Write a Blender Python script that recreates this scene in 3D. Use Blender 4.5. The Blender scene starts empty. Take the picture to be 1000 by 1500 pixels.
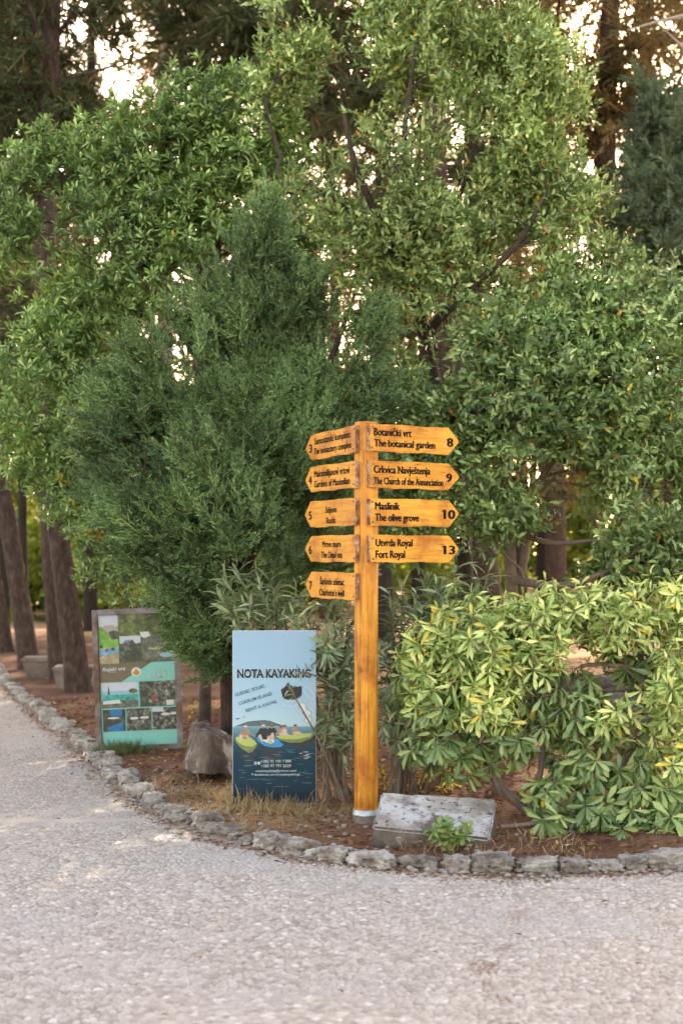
import bpy, bmesh, math
import numpy as np
from mathutils import Vector, Matrix
from mathutils import noise as mnoise

SC = bpy.context.scene
COL = SC.collection
RNG = np.random.default_rng(7)
R = math.radians

# ---------------------------------------------------------------- camera
F = 2083.0            # focal length in pixels of the 1000 x 1500 frame (50 mm lens)
EYE = 1.6
HOR = 820.0           # horizon row
cam = bpy.data.cameras.new('camera')
cam.sensor_fit = 'VERTICAL'; cam.sensor_height = 36; cam.sensor_width = 24
cam.lens = F / 1500 * 36
cam.shift_y = (HOR - 750) / 1500
cam.clip_start = 0.1; cam.clip_end = 2000
cam.dof.use_dof = True; cam.dof.focus_distance = 8.5; cam.dof.aperture_fstop = 2.2
camo = bpy.data.objects.new('camera', cam); COL.objects.link(camo)
camo.location = (0, 0, EYE); camo.rotation_euler = (R(90), 0, 0)
SC.camera = camo

# ---------------------------------------------------------------- sky, sun, exposure
SUN_EL, SUN_AZ = R(27), R(12)          # azimuth to the right of the view direction (+Y)
w = bpy.data.worlds.new('World'); SC.world = w; w.use_nodes = True
nt = w.node_tree; nt.nodes.clear()
sky = nt.nodes.new('ShaderNodeTexSky'); sky.sky_type = 'NISHITA'; sky.sun_disc = False
sky.sun_elevation = SUN_EL; sky.sun_rotation = SUN_AZ
sky.air_density = 1.0; sky.dust_density = 1.2; sky.ozone_density = 0.6
tint = nt.nodes.new('ShaderNodeMix'); tint.data_type = 'RGBA'; tint.blend_type = 'MULTIPLY'
tint.inputs[0].default_value = 1.0; tint.inputs[7].default_value = (1.33, 0.975, 0.71, 1)
bg = nt.nodes.new('ShaderNodeBackground'); bg.inputs[1].default_value = 0.15
wo = nt.nodes.new('ShaderNodeOutputWorld')
nt.links.new(sky.outputs[0], tint.inputs[6]); nt.links.new(tint.outputs[2], bg.inputs[0]); nt.links.new(bg.outputs[0], wo.inputs[0])
sun = bpy.data.lights.new('sun', 'SUN'); sun.energy = 2.0; sun.angle = R(0.6); sun.color = (1.0, 0.80, 0.58)
suno = bpy.data.objects.new('sun', sun); COL.objects.link(suno)
sdir = Vector((math.sin(SUN_AZ) * math.cos(SUN_EL), math.cos(SUN_AZ) * math.cos(SUN_EL), math.sin(SUN_EL)))
suno.rotation_euler = (-sdir).to_track_quat('-Z', 'Y').to_euler(); suno.location = (6, 20, 20)
SC.view_settings.view_transform = 'Standard'; SC.view_settings.look = 'None'
SC.view_settings.gamma = 1; SC.view_settings.exposure = 2.6
SC.render.engine = 'CYCLES'
SC.cycles.max_bounces = 6; SC.cycles.diffuse_bounces = 2; SC.cycles.transmission_bounces = 3
SC.cycles.use_adaptive_sampling = True; SC.cycles.adaptive_threshold = 0.02
SC.cycles.use_denoising = True

# ---------------------------------------------------------------- helpers
def P(px, py, Y):
    """point seen at pixel (px, py) of the photograph at distance Y"""
    return np.array([(px - 500) / F * Y, Y, EYE + (HOR - py) / F * Y])

def unit(a):
    return a / np.maximum(np.linalg.norm(a, axis=-1, keepdims=True), 1e-9)

def tag(o, label=None, cat=None, group=None, kind=None):
    if label: o['label'] = label
    if cat: o['category'] = cat
    if group: o['group'] = group
    if kind: o['kind'] = kind
    return o

def empty(name, loc=(0, 0, 0), label=None, cat=None, group=None, rz=0):
    o = bpy.data.objects.new(name, None); COL.objects.link(o)
    o.empty_display_size = 0.2
    o.location = tuple(float(v) for v in loc); o.rotation_euler = (0, 0, rz)
    return tag(o, label, cat, group)

def copy_tree(o, parent=None):
    c = o.copy(); COL.objects.link(c); c.parent = parent
    for ch in list(o.children):
        copy_tree(ch, c)
    return c

def mesh_np(name, V, loops, counts, mat, parent=None, smooth=False, attrs=None):
    V = np.asarray(V, dtype=np.float32); loops = np.asarray(loops, dtype=np.int32); counts = np.asarray(counts, dtype=np.int32)
    me = bpy.data.meshes.new(name)
    me.vertices.add(len(V)); me.vertices.foreach_set('co', V.ravel())
    me.loops.add(len(loops)); me.loops.foreach_set('vertex_index', loops)
    me.polygons.add(len(counts))
    st = np.zeros(len(counts), dtype=np.int32); st[1:] = np.cumsum(counts)[:-1]
    me.polygons.foreach_set('loop_start', st)
    me.polygons.foreach_set('loop_total', counts)
    if smooth:
        me.polygons.foreach_set('use_smooth', np.ones(len(counts), dtype=bool))
    if attrs:
        for k, a in attrs.items():
            at = me.attributes.new(k, 'FLOAT', 'POINT'); at.data.foreach_set('value', np.asarray(a, dtype=np.float32))
    me.update(calc_edges=True); me.validate()
    if mat: me.materials.append(mat)
    o = bpy.data.objects.new(name, me); COL.objects.link(o)
    if parent: o.parent = parent
    return o

def obj_bm(name, bm, mat, parent=None, smooth=False):
    me = bpy.data.meshes.new(name); bm.normal_update(); bm.to_mesh(me); bm.free()
    if smooth:
        for p in me.polygons: p.use_smooth = True
    if mat: me.materials.append(mat)
    o = bpy.data.objects.new(name, me); COL.objects.link(o)
    if parent: o.parent = parent
    return o

class Acc:
    """collects polygons in numpy arrays"""
    def __init__(s): s.V = []; s.L = []; s.C = []; s.n = 0
    def add(s, V, loops, counts):
        s.V.append(np.asarray(V, dtype=np.float32)); s.L.append(np.asarray(loops, dtype=np.int64).ravel() + s.n)
        s.C.append(np.asarray(counts, dtype=np.int32).ravel()); s.n += len(V)
    def build(s, name, mat, parent=None, smooth=False, origin=(0, 0, 0)):
        V = np.concatenate(s.V) - np.asarray(origin, dtype=np.float32)
        return mesh_np(name, V, np.concatenate(s.L), np.concatenate(s.C), mat, parent, smooth)

def hash3(ix, iy, iz, seed=0):
    h = (ix.astype(np.int64) * 374761393 + iy.astype(np.int64) * 668265263 + iz.astype(np.int64) * 2147483647 + seed * 1274126177) & 0xFFFFFFFF
    h = ((h ^ (h >> 13)) * 1274126177) & 0xFFFFFFFF
    h = ((h ^ (h >> 16)) * 2246822519) & 0xFFFFFFFF
    return ((h ^ (h >> 15)) & 0xFFFFFF) / float(0xFFFFFF)

def vnoise(p, seed=0):
    """value noise in [0,1] for an (N,3) array"""
    p = np.asarray(p, dtype=np.float64)
    i = np.floor(p).astype(np.int64); f = p - i; f = f * f * (3 - 2 * f)
    out = 0
    for dx in (0, 1):
        for dy in (0, 1):
            for dz in (0, 1):
                wgt = (f[:, 0] if dx else 1 - f[:, 0]) * (f[:, 1] if dy else 1 - f[:, 1]) * (f[:, 2] if dz else 1 - f[:, 2])
                out = out + wgt * hash3(i[:, 0] + dx, i[:, 1] + dy, i[:, 2] + dz, seed)
    return out

def fbm(p, seed=0, oct=3):
    a = 0; amp = .5; s = 1.0
    for k in range(oct):
        a = a + amp * vnoise(np.asarray(p) * s, seed + k); amp *= .5; s *= 2.1
    return a / (1 - .5 ** oct)

# ---------------------------------------------------------------- materials
def mat(name, build):
    m = bpy.data.materials.new(name); m.use_nodes = True
    t = m.node_tree; t.nodes.clear()
    build(t, lambda k, **kw: node(t, k, **kw), t.links.new)
    return m

def node(t, kind, **kw):
    n = t.nodes.new('ShaderNode' + kind)
    for k, v in kw.items():
        if k.startswith('i_'):
            n.inputs[int(k[2:]) if k[2:].isdigit() else k[2:].replace('_', ' ')].default_value = v
        else:
            setattr(n, k, v)
    return n

def ramp(t, stops, interp='LINEAR'):
    n = t.nodes.new('ShaderNodeValToRGB'); n.color_ramp.interpolation = interp
    e = n.color_ramp.elements
    while len(e) > 1: e.remove(e[-1])
    for k, (p, c) in enumerate(stops):
        x = e[0] if k == 0 else e.new(p)
        x.position = p; x.color = (*c, 1) if len(c) == 3 else c
    return n

def mixc(t, mode='MIX', fac=0.5, a=None, b=None):
    n = t.nodes.new('ShaderNodeMix'); n.data_type = 'RGBA'; n.blend_type = mode
    n.inputs[0].default_value = fac
    if a: n.inputs[6].default_value = (*a, 1)
    if b: n.inputs[7].default_value = (*b, 1)
    return n

def leaf_mat(name, stops, rough=.38, transl=.3, tcol=(.25, .35, .05), spec=.5, patch=.35, nscale=1.6, gain=1.9):
    stops = [(p, tuple(min(.8, c * gain) for c in col)) for p, col in stops]
    transl = min(.45, transl * 1.25)
    def b(t, N, L):
        g = N('NewGeometry'); rp = ramp(t, stops)
        L(g.outputs['Random Per Island'], rp.inputs[0])
        tc = N('TexCoord'); nz = N('TexNoise', i_Scale=nscale, i_Detail=2.0); L(tc.outputs['Object'], nz.inputs['Vector'])
        pr = ramp(t, [(.3, (1 - patch,) * 3), (.7, (1 + patch, 1 + patch * .9, 1 + patch * .6))]); L(nz.outputs[0], pr.inputs[0])
        mx = mixc(t, 'MULTIPLY', 1.0); L(rp.outputs[0], mx.inputs[6]); L(pr.outputs[0], mx.inputs[7])
        bs = N('BsdfPrincipled', i_Roughness=rough); bs.inputs['Specular IOR Level'].default_value = spec
        L(mx.outputs[2], bs.inputs['Base Color'])
        tr = N('BsdfTranslucent'); m2 = mixc(t, 'MIX', .55, b=tcol); L(mx.outputs[2], m2.inputs[6]); L(m2.outputs[2], tr.inputs[0])
        ms = N('MixShader'); ms.inputs[0].default_value = transl
        L(bs.outputs[0], ms.inputs[1]); L(tr.outputs[0], ms.inputs[2])
        o = N('OutputMaterial'); L(ms.outputs[0], o.inputs[0])
    return mat(name, b)

def rough_mat(name, stops, scale=6, detail=6, bump=.3, bscale=40, rough=.85, stretch=(1, 1, 1), spec=.3, spots=None, random=True, dist=.02):
    """noise ramp plus bump, coordinates from the object itself"""
    def b(t, N, L):
        tc = N('TexCoord'); mp = N('Mapping'); mp.inputs['Scale'].default_value = stretch
        L(tc.outputs['Object'], mp.inputs[0])
        vec = mp.outputs[0]
        if random:
            oi = N('ObjectInfo'); ad = N('VectorMath', operation='ADD'); sc = N('VectorMath', operation='SCALE')
            cx = N('CombineXYZ'); L(oi.outputs['Random'], cx.inputs[0]); L(oi.outputs['Random'], cx.inputs[1])
            L(cx.outputs[0], sc.inputs[0]); sc.inputs['Scale'].default_value = 37.0
            L(vec, ad.inputs[0]); L(sc.outputs[0], ad.inputs[1]); vec = ad.outputs[0]
        nz = N('TexNoise', i_Scale=scale, i_Detail=detail, i_Roughness=.62); L(vec, nz.inputs['Vector'])
        rp = ramp(t, stops); L(nz.outputs[0], rp.inputs[0])
        col = rp.outputs[0]
        if spots:
            for (sscale, lo, hi, c) in spots:
                n2 = N('TexNoise', i_Scale=sscale, i_Detail=5.0, i_Roughness=.65); L(vec, n2.inputs['Vector'])
                r2 = ramp(t, [(lo, (0, 0, 0)), (hi, (1, 1, 1))]); L(n2.outputs[0], r2.inputs[0])
                mx = mixc(t, 'MIX', 1, b=c); L(r2.outputs[0], mx.inputs[0]); L(col, mx.inputs[6]); col = mx.outputs[2]
        if random:
            rr = ramp(t, [(0, (.78, .76, .74)), (.5, (1, .98, .96)), (1, (1.2, 1.2, 1.2))]); L(oi.outputs['Random'], rr.inputs[0])
            mr = mixc(t, 'MULTIPLY', 1); L(col, mr.inputs[6]); L(rr.outputs[0], mr.inputs[7]); col = mr.outputs[2]
        bs = N('BsdfPrincipled', i_Roughness=rough); bs.inputs['Specular IOR Level'].default_value = spec
        L(col, bs.inputs['Base Color'])
        if bump:
            n3 = N('TexNoise', i_Scale=bscale, i_Detail=8.0, i_Roughness=.65); L(vec, n3.inputs['Vector'])
            bp = N('Bump', i_Strength=bump, i_Distance=dist); L(n3.outputs[0], bp.inputs['Height']); L(bp.outputs[0], bs.inputs['Normal'])
        o = N('OutputMaterial'); L(bs.outputs[0], o.inputs[0])
    return mat(name, b)

def plain(name, c, rough=.5, spec=.4, metal=0, var=.08, scale=30):
    def b(t, N, L):
        tc = N('TexCoord'); nz = N('TexNoise', i_Scale=scale, i_Detail=4.0); L(tc.outputs['Object'], nz.inputs['Vector'])
        rp = ramp(t, [(.3, tuple(max(0, x * (1 - var)) for x in c)), (.7, tuple(x * (1 + var) for x in c))]); L(nz.outputs[0], rp.inputs[0])
        bs = N('BsdfPrincipled', i_Roughness=rough, i_Metallic=metal); bs.inputs['Specular IOR Level'].default_value = spec
        L(rp.outputs[0], bs.inputs['Base Color'])
        o = N('OutputMaterial'); L(bs.outputs[0], o.inputs[0])
    return mat(name, b)

M = {}
M['laurel'] = leaf_mat('laurel leaf', [(0, (.50, .36, .03)), (.008, (.30, .10, .03)), (.014, (.060, .100, .034)), (.35, (.115, .172, .056)), (.75, (.195, .262, .090)), (1, (.38, .44, .19))], rough=.30, transl=.12, tcol=(.2, .36, .06), gain=1.6, patch=.45, nscale=1.0)
M['grassgreen'] = leaf_mat('dull grass blade', [(0, (.10, .10, .04)), (.5, (.10, .13, .045)), (1, (.20, .20, .09))], rough=.6, transl=.2, gain=1.0)
M['laurel_dark'] = leaf_mat('laurel leaf deep green', [(0, (.50, .36, .03)), (.008, (.32, .12, .04)), (.014, (.050, .090, .032)), (.5, (.102, .162, .054)), (.85, (.19, .262, .095)), (1, (.32, .40, .17))], rough=.30, transl=.12, tcol=(.2, .36, .06), gain=1.45, patch=.45, nscale=1.0)
M['pitto'] = leaf_mat('pittosporum leaf', [(0, (.34, .30, .06)), (.010, (.062, .112, .036)), (.5, (.122, .202, .062)), (.85, (.22, .33, .105)), (1, (.36, .46, .17))], rough=.33, transl=.14, tcol=(.2, .36, .06), gain=1.5, patch=.4, nscale=1.0)
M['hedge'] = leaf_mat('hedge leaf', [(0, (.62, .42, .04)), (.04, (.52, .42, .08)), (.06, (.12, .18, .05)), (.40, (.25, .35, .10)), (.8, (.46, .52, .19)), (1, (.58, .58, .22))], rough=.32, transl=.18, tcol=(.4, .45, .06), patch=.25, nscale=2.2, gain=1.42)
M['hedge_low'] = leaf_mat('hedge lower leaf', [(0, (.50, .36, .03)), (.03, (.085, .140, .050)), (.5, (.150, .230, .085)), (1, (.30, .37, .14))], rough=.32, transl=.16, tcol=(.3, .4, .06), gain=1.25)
M['juniper'] = leaf_mat('juniper spray', [(0, (.26, .17, .08)), (.012, (.055, .102, .044)), (.5, (.098, .168, .070)), (1, (.22, .32, .13))], rough=.55, transl=.06, tcol=(.1, .16, .05), spec=.3, patch=.45, nscale=2.0, gain=1.15)
M['cypress'] = leaf_mat('far conifer spray', [(0, (.16, .09, .04)), (.08, (.032, .045, .024)), (.6, (.05, .068, .034)), (1, (.085, .095, .045))], rough=.7, transl=.2, tcol=(.2, .16, .04), spec=.2, gain=1.5)
M['cypress_warm'] = leaf_mat('conifer spray tinted as backlit', [(0, (.18, .09, .03)), (.25, (.09, .06, .03)), (.6, (.06, .066, .032)), (1, (.09, .095, .04))], rough=.7, transl=.3, tcol=(.35, .2, .05), spec=.2, gain=2.0)  # browns paint the warm light behind the crowns into the leaf colour
M['cypress_blue'] = leaf_mat('dense cypress spray', [(0, (.04, .052, .034)), (.5, (.055, .078, .05)), (1, (.08, .105, .065))], rough=.7, transl=.1, tcol=(.1, .12, .05), spec=.2, gain=2.5)
M['oleander'] = leaf_mat('oleander leaf', [(0, (.32, .26, .07)), (.03, (.11, .145, .09)), (.5, (.19, .245, .145)), (1, (.31, .37, .22))], rough=.45, transl=.22, tcol=(.2, .3, .08), gain=1.5)
M['farbush'] = leaf_mat('far bush leaf', [(0, (.30, .24, .02)), (.1, (.08, .12, .02)), (.6, (.13, .19, .03)), (1, (.22, .28, .04))], rough=.5, transl=.45, tcol=(.4, .45, .05), gain=1.4)
M['yellow'] = leaf_mat('yellow leaf', [(0, (.55, .36, .02)), (.6, (.62, .46, .03)), (1, (.40, .38, .05))], rough=.5, transl=.4, tcol=(.8, .6, .05), gain=1.0)
M['weed'] = leaf_mat('weed leaf', [(0, (.16, .25, .07)), (.5, (.24, .34, .10)), (1, (.33, .42, .15))], rough=.5, transl=.25, tcol=(.35, .45, .08), gain=1.0)
M['straw'] = leaf_mat('dry grass blade', [(0, (.26, .18, .10)), (.5, (.38, .28, .16)), (1, (.52, .42, .27))], rough=.7, transl=.2, tcol=(.5, .4, .2), spec=.2, gain=1.0)
M['litter'] = leaf_mat('leaf litter', [(0, (.10, .045, .025)), (.4, (.21, .10, .05)), (.8, (.32, .17, .08)), (1, (.50, .38, .22))], rough=.8, transl=.1, tcol=(.3, .15, .05), spec=.15, gain=1.0)
M['twigs'] = rough_mat('shrub bark', [(.3, (.030, .022, .017)), (.7, (.085, .062, .048))], scale=9, bump=.4, bscale=60)
M['greytwig'] = rough_mat('grey shrub bark', [(.3, (.13, .095, .075)), (.7, (.27, .22, .18))], scale=9, bump=.4, bscale=60)
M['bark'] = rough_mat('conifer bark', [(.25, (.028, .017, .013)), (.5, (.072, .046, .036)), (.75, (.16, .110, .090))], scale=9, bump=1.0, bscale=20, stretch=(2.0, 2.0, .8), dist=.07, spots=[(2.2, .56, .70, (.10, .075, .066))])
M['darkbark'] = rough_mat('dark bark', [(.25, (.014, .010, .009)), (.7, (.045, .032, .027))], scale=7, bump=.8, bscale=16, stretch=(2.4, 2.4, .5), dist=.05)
M['redbark'] = rough_mat('reddish bark', [(.25, (.035, .020, .015)), (.55, (.085, .050, .037)), (.75, (.17, .088, .058))], scale=8, bump=1.0, bscale=18, stretch=(2.0, 2.0, .8), dist=.06)
M['palebranch'] = rough_mat('pale dead wood', [(.3, (.22, .19, .17)), (.7, (.40, .36, .32))], scale=9, bump=.4, bscale=40)
M['stone'] = rough_mat('kerb limestone', [(.28, (.085, .070, .060)), (.40, (.24, .205, .178)), (.54, (.40, .36, .325)), (.70, (.60, .565, .53))], scale=9, bump=1.0, bscale=34, rough=.92,
                       spots=[(7, .60, .68, (.64, .62, .60)), (15, .60, .68, (.035, .030, .027)), (4, .56, .68, (.17, .110, .075))], dist=.035)
M['slab'] = rough_mat('slab limestone top', [(.30, (.17, .145, .125)), (.55, (.30, .27, .25)), (.75, (.42, .39, .37))], scale=7, bump=.8, bscale=38, rough=.92,
                      spots=[(4.0, .46, .56, (.45, .44, .455)), (30, .58, .63, (.06, .052, .052)), (3.6, .56, .62, (.12, .10, .092))], dist=.015)
M['slabside'] = rough_mat('slab side with painted shade', [(.30, (.07, .055, .045)), (.55, (.15, .122, .105)), (.75, (.26, .23, .21))], scale=9, bump=1.0, bscale=30, rough=.95, spots=[(12, .64, .7, (.40, .38, .36))], dist=.03)  # lichen-free sides, darkened in colour to stand for their shade
M['rock'] = rough_mat('rough rock', [(.28, (.060, .044, .036)), (.5, (.125, .097, .080)), (.7, (.24, .205, .18))], scale=6, bump=1.0, bscale=24, rough=.92,
                      stretch=(1, 1, .55), spots=[(5, .54, .64, (.46, .43, .40)), (13, .60, .68, (.05, .042, .037))], dist=.03)
M['bench'] = rough_mat('old concrete', [(.3, (.13, .10, .085)), (.7, (.26, .215, .185))], scale=5, bump=.5, bscale=30, spots=[(7, .6, .7, (.33, .30, .28))])
M['wallstone'] = rough_mat('wall stone', [(.3, (.09, .075, .065)), (.5, (.17, .15, .135)), (.7, (.30, .275, .25))], scale=7, bump=1.0, bscale=24, dist=.04)

def b_ground(t, N, L):
    g = N('NewGeometry')
    n1 = N('TexNoise', i_Scale=1.3, i_Detail=6.0); L(g.outputs['Position'], n1.inputs['Vector'])
    r1 = ramp(t, [(.3, (.115, .058, .036)), (.55, (.20, .110, .070)), (.75, (.30, .19, .125))]); L(n1.outputs[0], r1.inputs[0])
    n2 = N('TexNoise', i_Scale=38.0, i_Detail=6.0, i_Roughness=.7); L(g.outputs['Position'], n2.inputs['Vector'])
    r2 = ramp(t, [(.35, (.45, .42, .40)), (.6, (1.15, 1.1, 1.05)), (.75, (1.6, 1.55, 1.5))]); L(n2.outputs[0], r2.inputs[0])
    mx = mixc(t, 'MULTIPLY', 1); L(r1.outputs[0], mx.inputs[6]); L(r2.outputs[0], mx.inputs[7])
    at = N('Attribute', attribute_name='dry'); m2 = mixc(t, 'MIX', 0, b=(.44, .29, .16)); L(at.outputs['Fac'], m2.inputs[0]); L(mx.outputs[2], m2.inputs[6])
    bs = N('BsdfPrincipled', i_Roughness=.95); bs.inputs['Specular IOR Level'].default_value = .15
    L(m2.outputs[2], bs.inputs['Base Color'])
    n3 = N('TexNoise', i_Scale=60.0, i_Detail=8.0, i_Roughness=.7); L(g.outputs['Position'], n3.inputs['Vector'])
    bp = N('Bump', i_Strength=.8, i_Distance=.02); L(n3.outputs[0], bp.inputs['Height']); L(bp.outputs[0], bs.inputs['Normal'])
    o = N('OutputMaterial'); L(bs.outputs[0], o.inputs[0])
M['ground'] = mat('soil', b_ground)

def b_path(t, N, L):
    g = N('NewGeometry')
    a_id = N('Attribute', attribute_name='pebble'); a_h = N('Attribute', attribute_name='height'); a_s = N('Attribute', attribute_name='soil')
    r1 = ramp(t, [(0, (0.285, 0.238, 0.200)), (.25, (0.375, 0.320, 0.275)), (.6, (0.425, 0.368, 0.320)), (.92, (0.48, 0.422, 0.374)), (1, (0.60, 0.55, 0.51))]); L(a_id.outputs['Fac'], r1.inputs[0])
    mort_shade = N('TexNoise', i_Scale=2.2, i_Detail=5.0); L(g.outputs['Position'], mort_shade.inputs['Vector'])
    rm = ramp(t, [(.32, (0.075, 0.060, 0.052)), (.5, (0.115, 0.095, 0.084)), (.68, (0.20, 0.175, 0.16))]); L(mort_shade.outputs[0], rm.inputs[0])  # mortar, darkened to paint in the thin shadows under the pebbles
    hr = ramp(t, [(.08, (0, 0, 0)), (.42, (1, 1, 1))]); L(a_h.outputs['Fac'], hr.inputs[0])
    m1 = mixc(t, 'MIX', 1); L(hr.outputs[0], m1.inputs[0]); L(rm.outputs[0], m1.inputs[6]); L(r1.outputs[0], m1.inputs[7])
    # worn, dusty patches
    n2 = N('TexNoise', i_Scale=.9, i_Detail=5.0, i_Roughness=.6); L(g.outputs['Position'], n2.inputs['Vector'])
    r2 = ramp(t, [(.5, (0, 0, 0)), (.66, (.65, .65, .65))]); L(n2.outputs[0], r2.inputs[0])
    m2 = mixc(t, 'MIX', 0, b=(0.403, 0.364, 0.342)); L(r2.outputs[0], m2.inputs[0]); L(m1.outputs[2], m2.inputs[6])
    n4 = N('TexNoise', i_Scale=140.0, i_Detail=4.0); L(g.outputs['Position'], n4.inputs['Vector'])
    r4 = ramp(t, [(.3, (.82, .80, .79)), (.7, (1.14, 1.14, 1.14))]); L(n4.outputs[0], r4.inputs[0])
    m4 = mixc(t, 'MULTIPLY', 1); L(m2.outputs[2], m4.inputs[6]); L(r4.outputs[0], m4.inputs[7])
    m3 = mixc(t, 'MIX', 0, b=(0.288, 0.18, 0.122)); L(a_s.outputs['Fac'], m3.inputs[0]); L(m4.outputs[2], m3.inputs[6])
    bs = N('BsdfPrincipled', i_Roughness=.62); bs.inputs['Specular IOR Level'].default_value = .35
    L(m3.outputs[2], bs.inputs['Base Color'])
    n3 = N('TexNoise', i_Scale=160.0, i_Detail=5.0); L(g.outputs['Position'], n3.inputs['Vector'])
    bp = N('Bump', i_Strength=.35, i_Distance=.006); L(n3.outputs[0], bp.inputs['Height']); L(bp.outputs[0], bs.inputs['Normal'])
    o = N('OutputMaterial'); L(bs.outputs[0], o.inputs[0])
M['path'] = mat('pebble paving', b_path)

def wood_mat(name, c0, c1, c2, stretch, rough=.42, stain=4.5):
    def b(t, N, L):
        tc = N('TexCoord'); oi = N('ObjectInfo')
        cx = N('CombineXYZ'); mu = N('Math', operation='MULTIPLY', i_1=23.0); L(oi.outputs['Random'], mu.inputs[0])
        for k in range(3): L(mu.outputs[0], cx.inputs[k])
        ad = N('VectorMath', operation='ADD'); L(tc.outputs['Object'], ad.inputs[0]); L(cx.outputs[0], ad.inputs[1])
        mp = N('Mapping'); mp.inputs['Scale'].default_value = stretch; L(ad.outputs[0], mp.inputs[0])
        n1 = N('TexNoise', i_Scale=3.2, i_Detail=7.0, i_Roughness=.62, i_Distortion=.6); L(mp.outputs[0], n1.inputs['Vector'])
        r1 = ramp(t, [(.28, c0), (.5, c1), (.72, c2)]); L(n1.outputs[0], r1.inputs[0])
        # knots and dark checks
        v = N('TexNoise', i_Scale=7.0, i_Detail=3.0); L(ad.outputs[0], v.inputs['Vector'])
        rv = ramp(t, [(.27, (.35, .22, .16)), (.34, (1, 1, 1))]); L(v.outputs[0], rv.inputs[0])
        n5 = N('TexNoise', i_Scale=9.0, i_Detail=3.0, i_Roughness=.5); L(mp.outputs[0], n5.inputs['Vector'])
        r5 = ramp(t, [(.29, (.38, .26, .18)), (.34, (1, 1, 1))]); L(n5.outputs[0], r5.inputs[0])
        m1 = mixc(t, 'MULTIPLY', .8); L(r1.outputs[0], m1.inputs[6]); L(rv.outputs[0], m1.inputs[7])
        m5 = mixc(t, 'MULTIPLY', .85); L(m1.outputs[2], m5.inputs[6]); L(r5.outputs[0], m5.inputs[7])
        n6 = N('TexNoise', i_Scale=stain, i_Detail=5.0, i_Roughness=.6); L(ad.outputs[0], n6.inputs['Vector'])
        r6 = ramp(t, [(.36, (.62, .46, .34)), (.50, (1, 1, 1)), (.66, (1.10, 1.13, 1.2))]); L(n6.outputs[0], r6.inputs[0])
        m6 = mixc(t, 'MULTIPLY', 1); L(m5.outputs[2], m6.inputs[6]); L(r6.outputs[0], m6.inputs[7])
        r7 = ramp(t, [(0, (.90, .84, .80)), (1, (1.08, 1.10, 1.25))]); L(oi.outputs['Random'], r7.inputs[0])
        m7 = mixc(t, 'MULTIPLY', 1); L(m6.outputs[2], m7.inputs[6]); L(r7.outputs[0], m7.inputs[7]); m5 = m7
        bs = N('BsdfPrincipled', i_Roughness=rough); bs.inputs['Specular IOR Level'].default_value = .3
        L(m5.outputs[2], bs.inputs['Base Color'])
        bp = N('Bump', i_Strength=.35, i_Distance=.004); L(n1.outputs[0], bp.inputs['Height']); L(bp.outputs[0], bs.inputs['Normal'])
        o = N('OutputMaterial'); L(bs.outputs[0], o.inputs[0])
    return mat(name, b)
M['board'] = wood_mat('varnished board', (.40, .150, .009), (.56, .240, .016), (.64, .320, .034), (1.2, 14, 14))
M['post'] = wood_mat('varnished post', (.30, .092, .008), (.54, .225, .018), (.66, .335, .045), (12, 12, .8))
M['endwear'] = rough_mat('worn flaking board end', [(.35, (.09, .035, .02)), (.5, (.26, .12, .06)), (.64, (.46, .33, .26))], scale=22, bump=.6, bscale=60, rough=.7)
M['ink'] = plain('black lettering', (.007, .006, .006), rough=.7, spec=.15)
M['steel'] = plain('galvanised steel', (.46, .47, .48), rough=.42, metal=.7, var=.15)
M['screw'] = plain('dull screw', (.16, .14, .13), rough=.5, metal=.6, var=.3)
M['framewood'] = wood_mat('weathered grey frame', (.13, .110, .105), (.19, .165, .16), (.25, .22, .215), (6, 6, 6), rough=.7)
M['white'] = plain('white print', (.78, .78, .78), var=.02)

# ---------------------------------------------------------------- setting: kerb line, ground, path
KERB = np.array([(-40, 130), (-22, 72), (-9.5, 33.5), (-6.5, 25), (-4.57, 19.0), (-3.06, 14.5), (-2.04, 11.5), (-1.37, 9.52), (-.998, 8.66), (-.66, 8.09),
                 (-.41, 7.86), (-.109, 7.56), (.21, 7.40), (.556, 7.27), (.97, 7.22), (1.33, 7.27), (1.77, 7.36), (2.6, 7.6), (4, 8.2), (7, 9.5), (30, 20), (420, 200)])
KERB = np.vstack([(-420, 1250), KERB])
def yk(x): return np.interp(x, KERB[:, 0], KERB[:, 1])
def bed_d(x, y):
    """rough signed distance to the kerb line, positive in the planted bed"""
    e = .05
    s = (yk(x + e) - yk(x - e)) / (2 * e)
    return (y - yk(x)) / np.sqrt(1 + s * s)
def sstep(a, b, v):
    t = np.clip((v - a) / (b - a), 0, 1); return t * t * (3 - 2 * t)
def gz(x, y):
    """height of the ground"""
    x = np.asarray(x, dtype=float); y = np.asarray(y, dtype=float)
    d = bed_d(x, y)
    q = np.stack([x.ravel(), y.ravel(), np.zeros(x.size)], 1)
    n = (fbm(q * 2.2, 3) - .5).reshape(x.shape); n2 = (fbm(q * 9, 5) - .5).reshape(x.shape)
    z = -.07 + .118 * sstep(-.02, .10, d) + sstep(.05, .4, d) * (.012 + .05 * n + .022 * n2) * np.clip(1.0 / np.maximum(1, y / 14), .2, 1)
    z = z + .42 * sstep(0.7, 1.0, x - .1 * (y - 12)) * sstep(12.95, 13.05, y) * sstep(9.0, 9.4, y)
    z = z + sstep(60, 160, y) * 1.2 * sstep(0, 3, d)
    return z
def gz1(x, y): return float(gz(np.array([x]), np.array([y]))[0])

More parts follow.
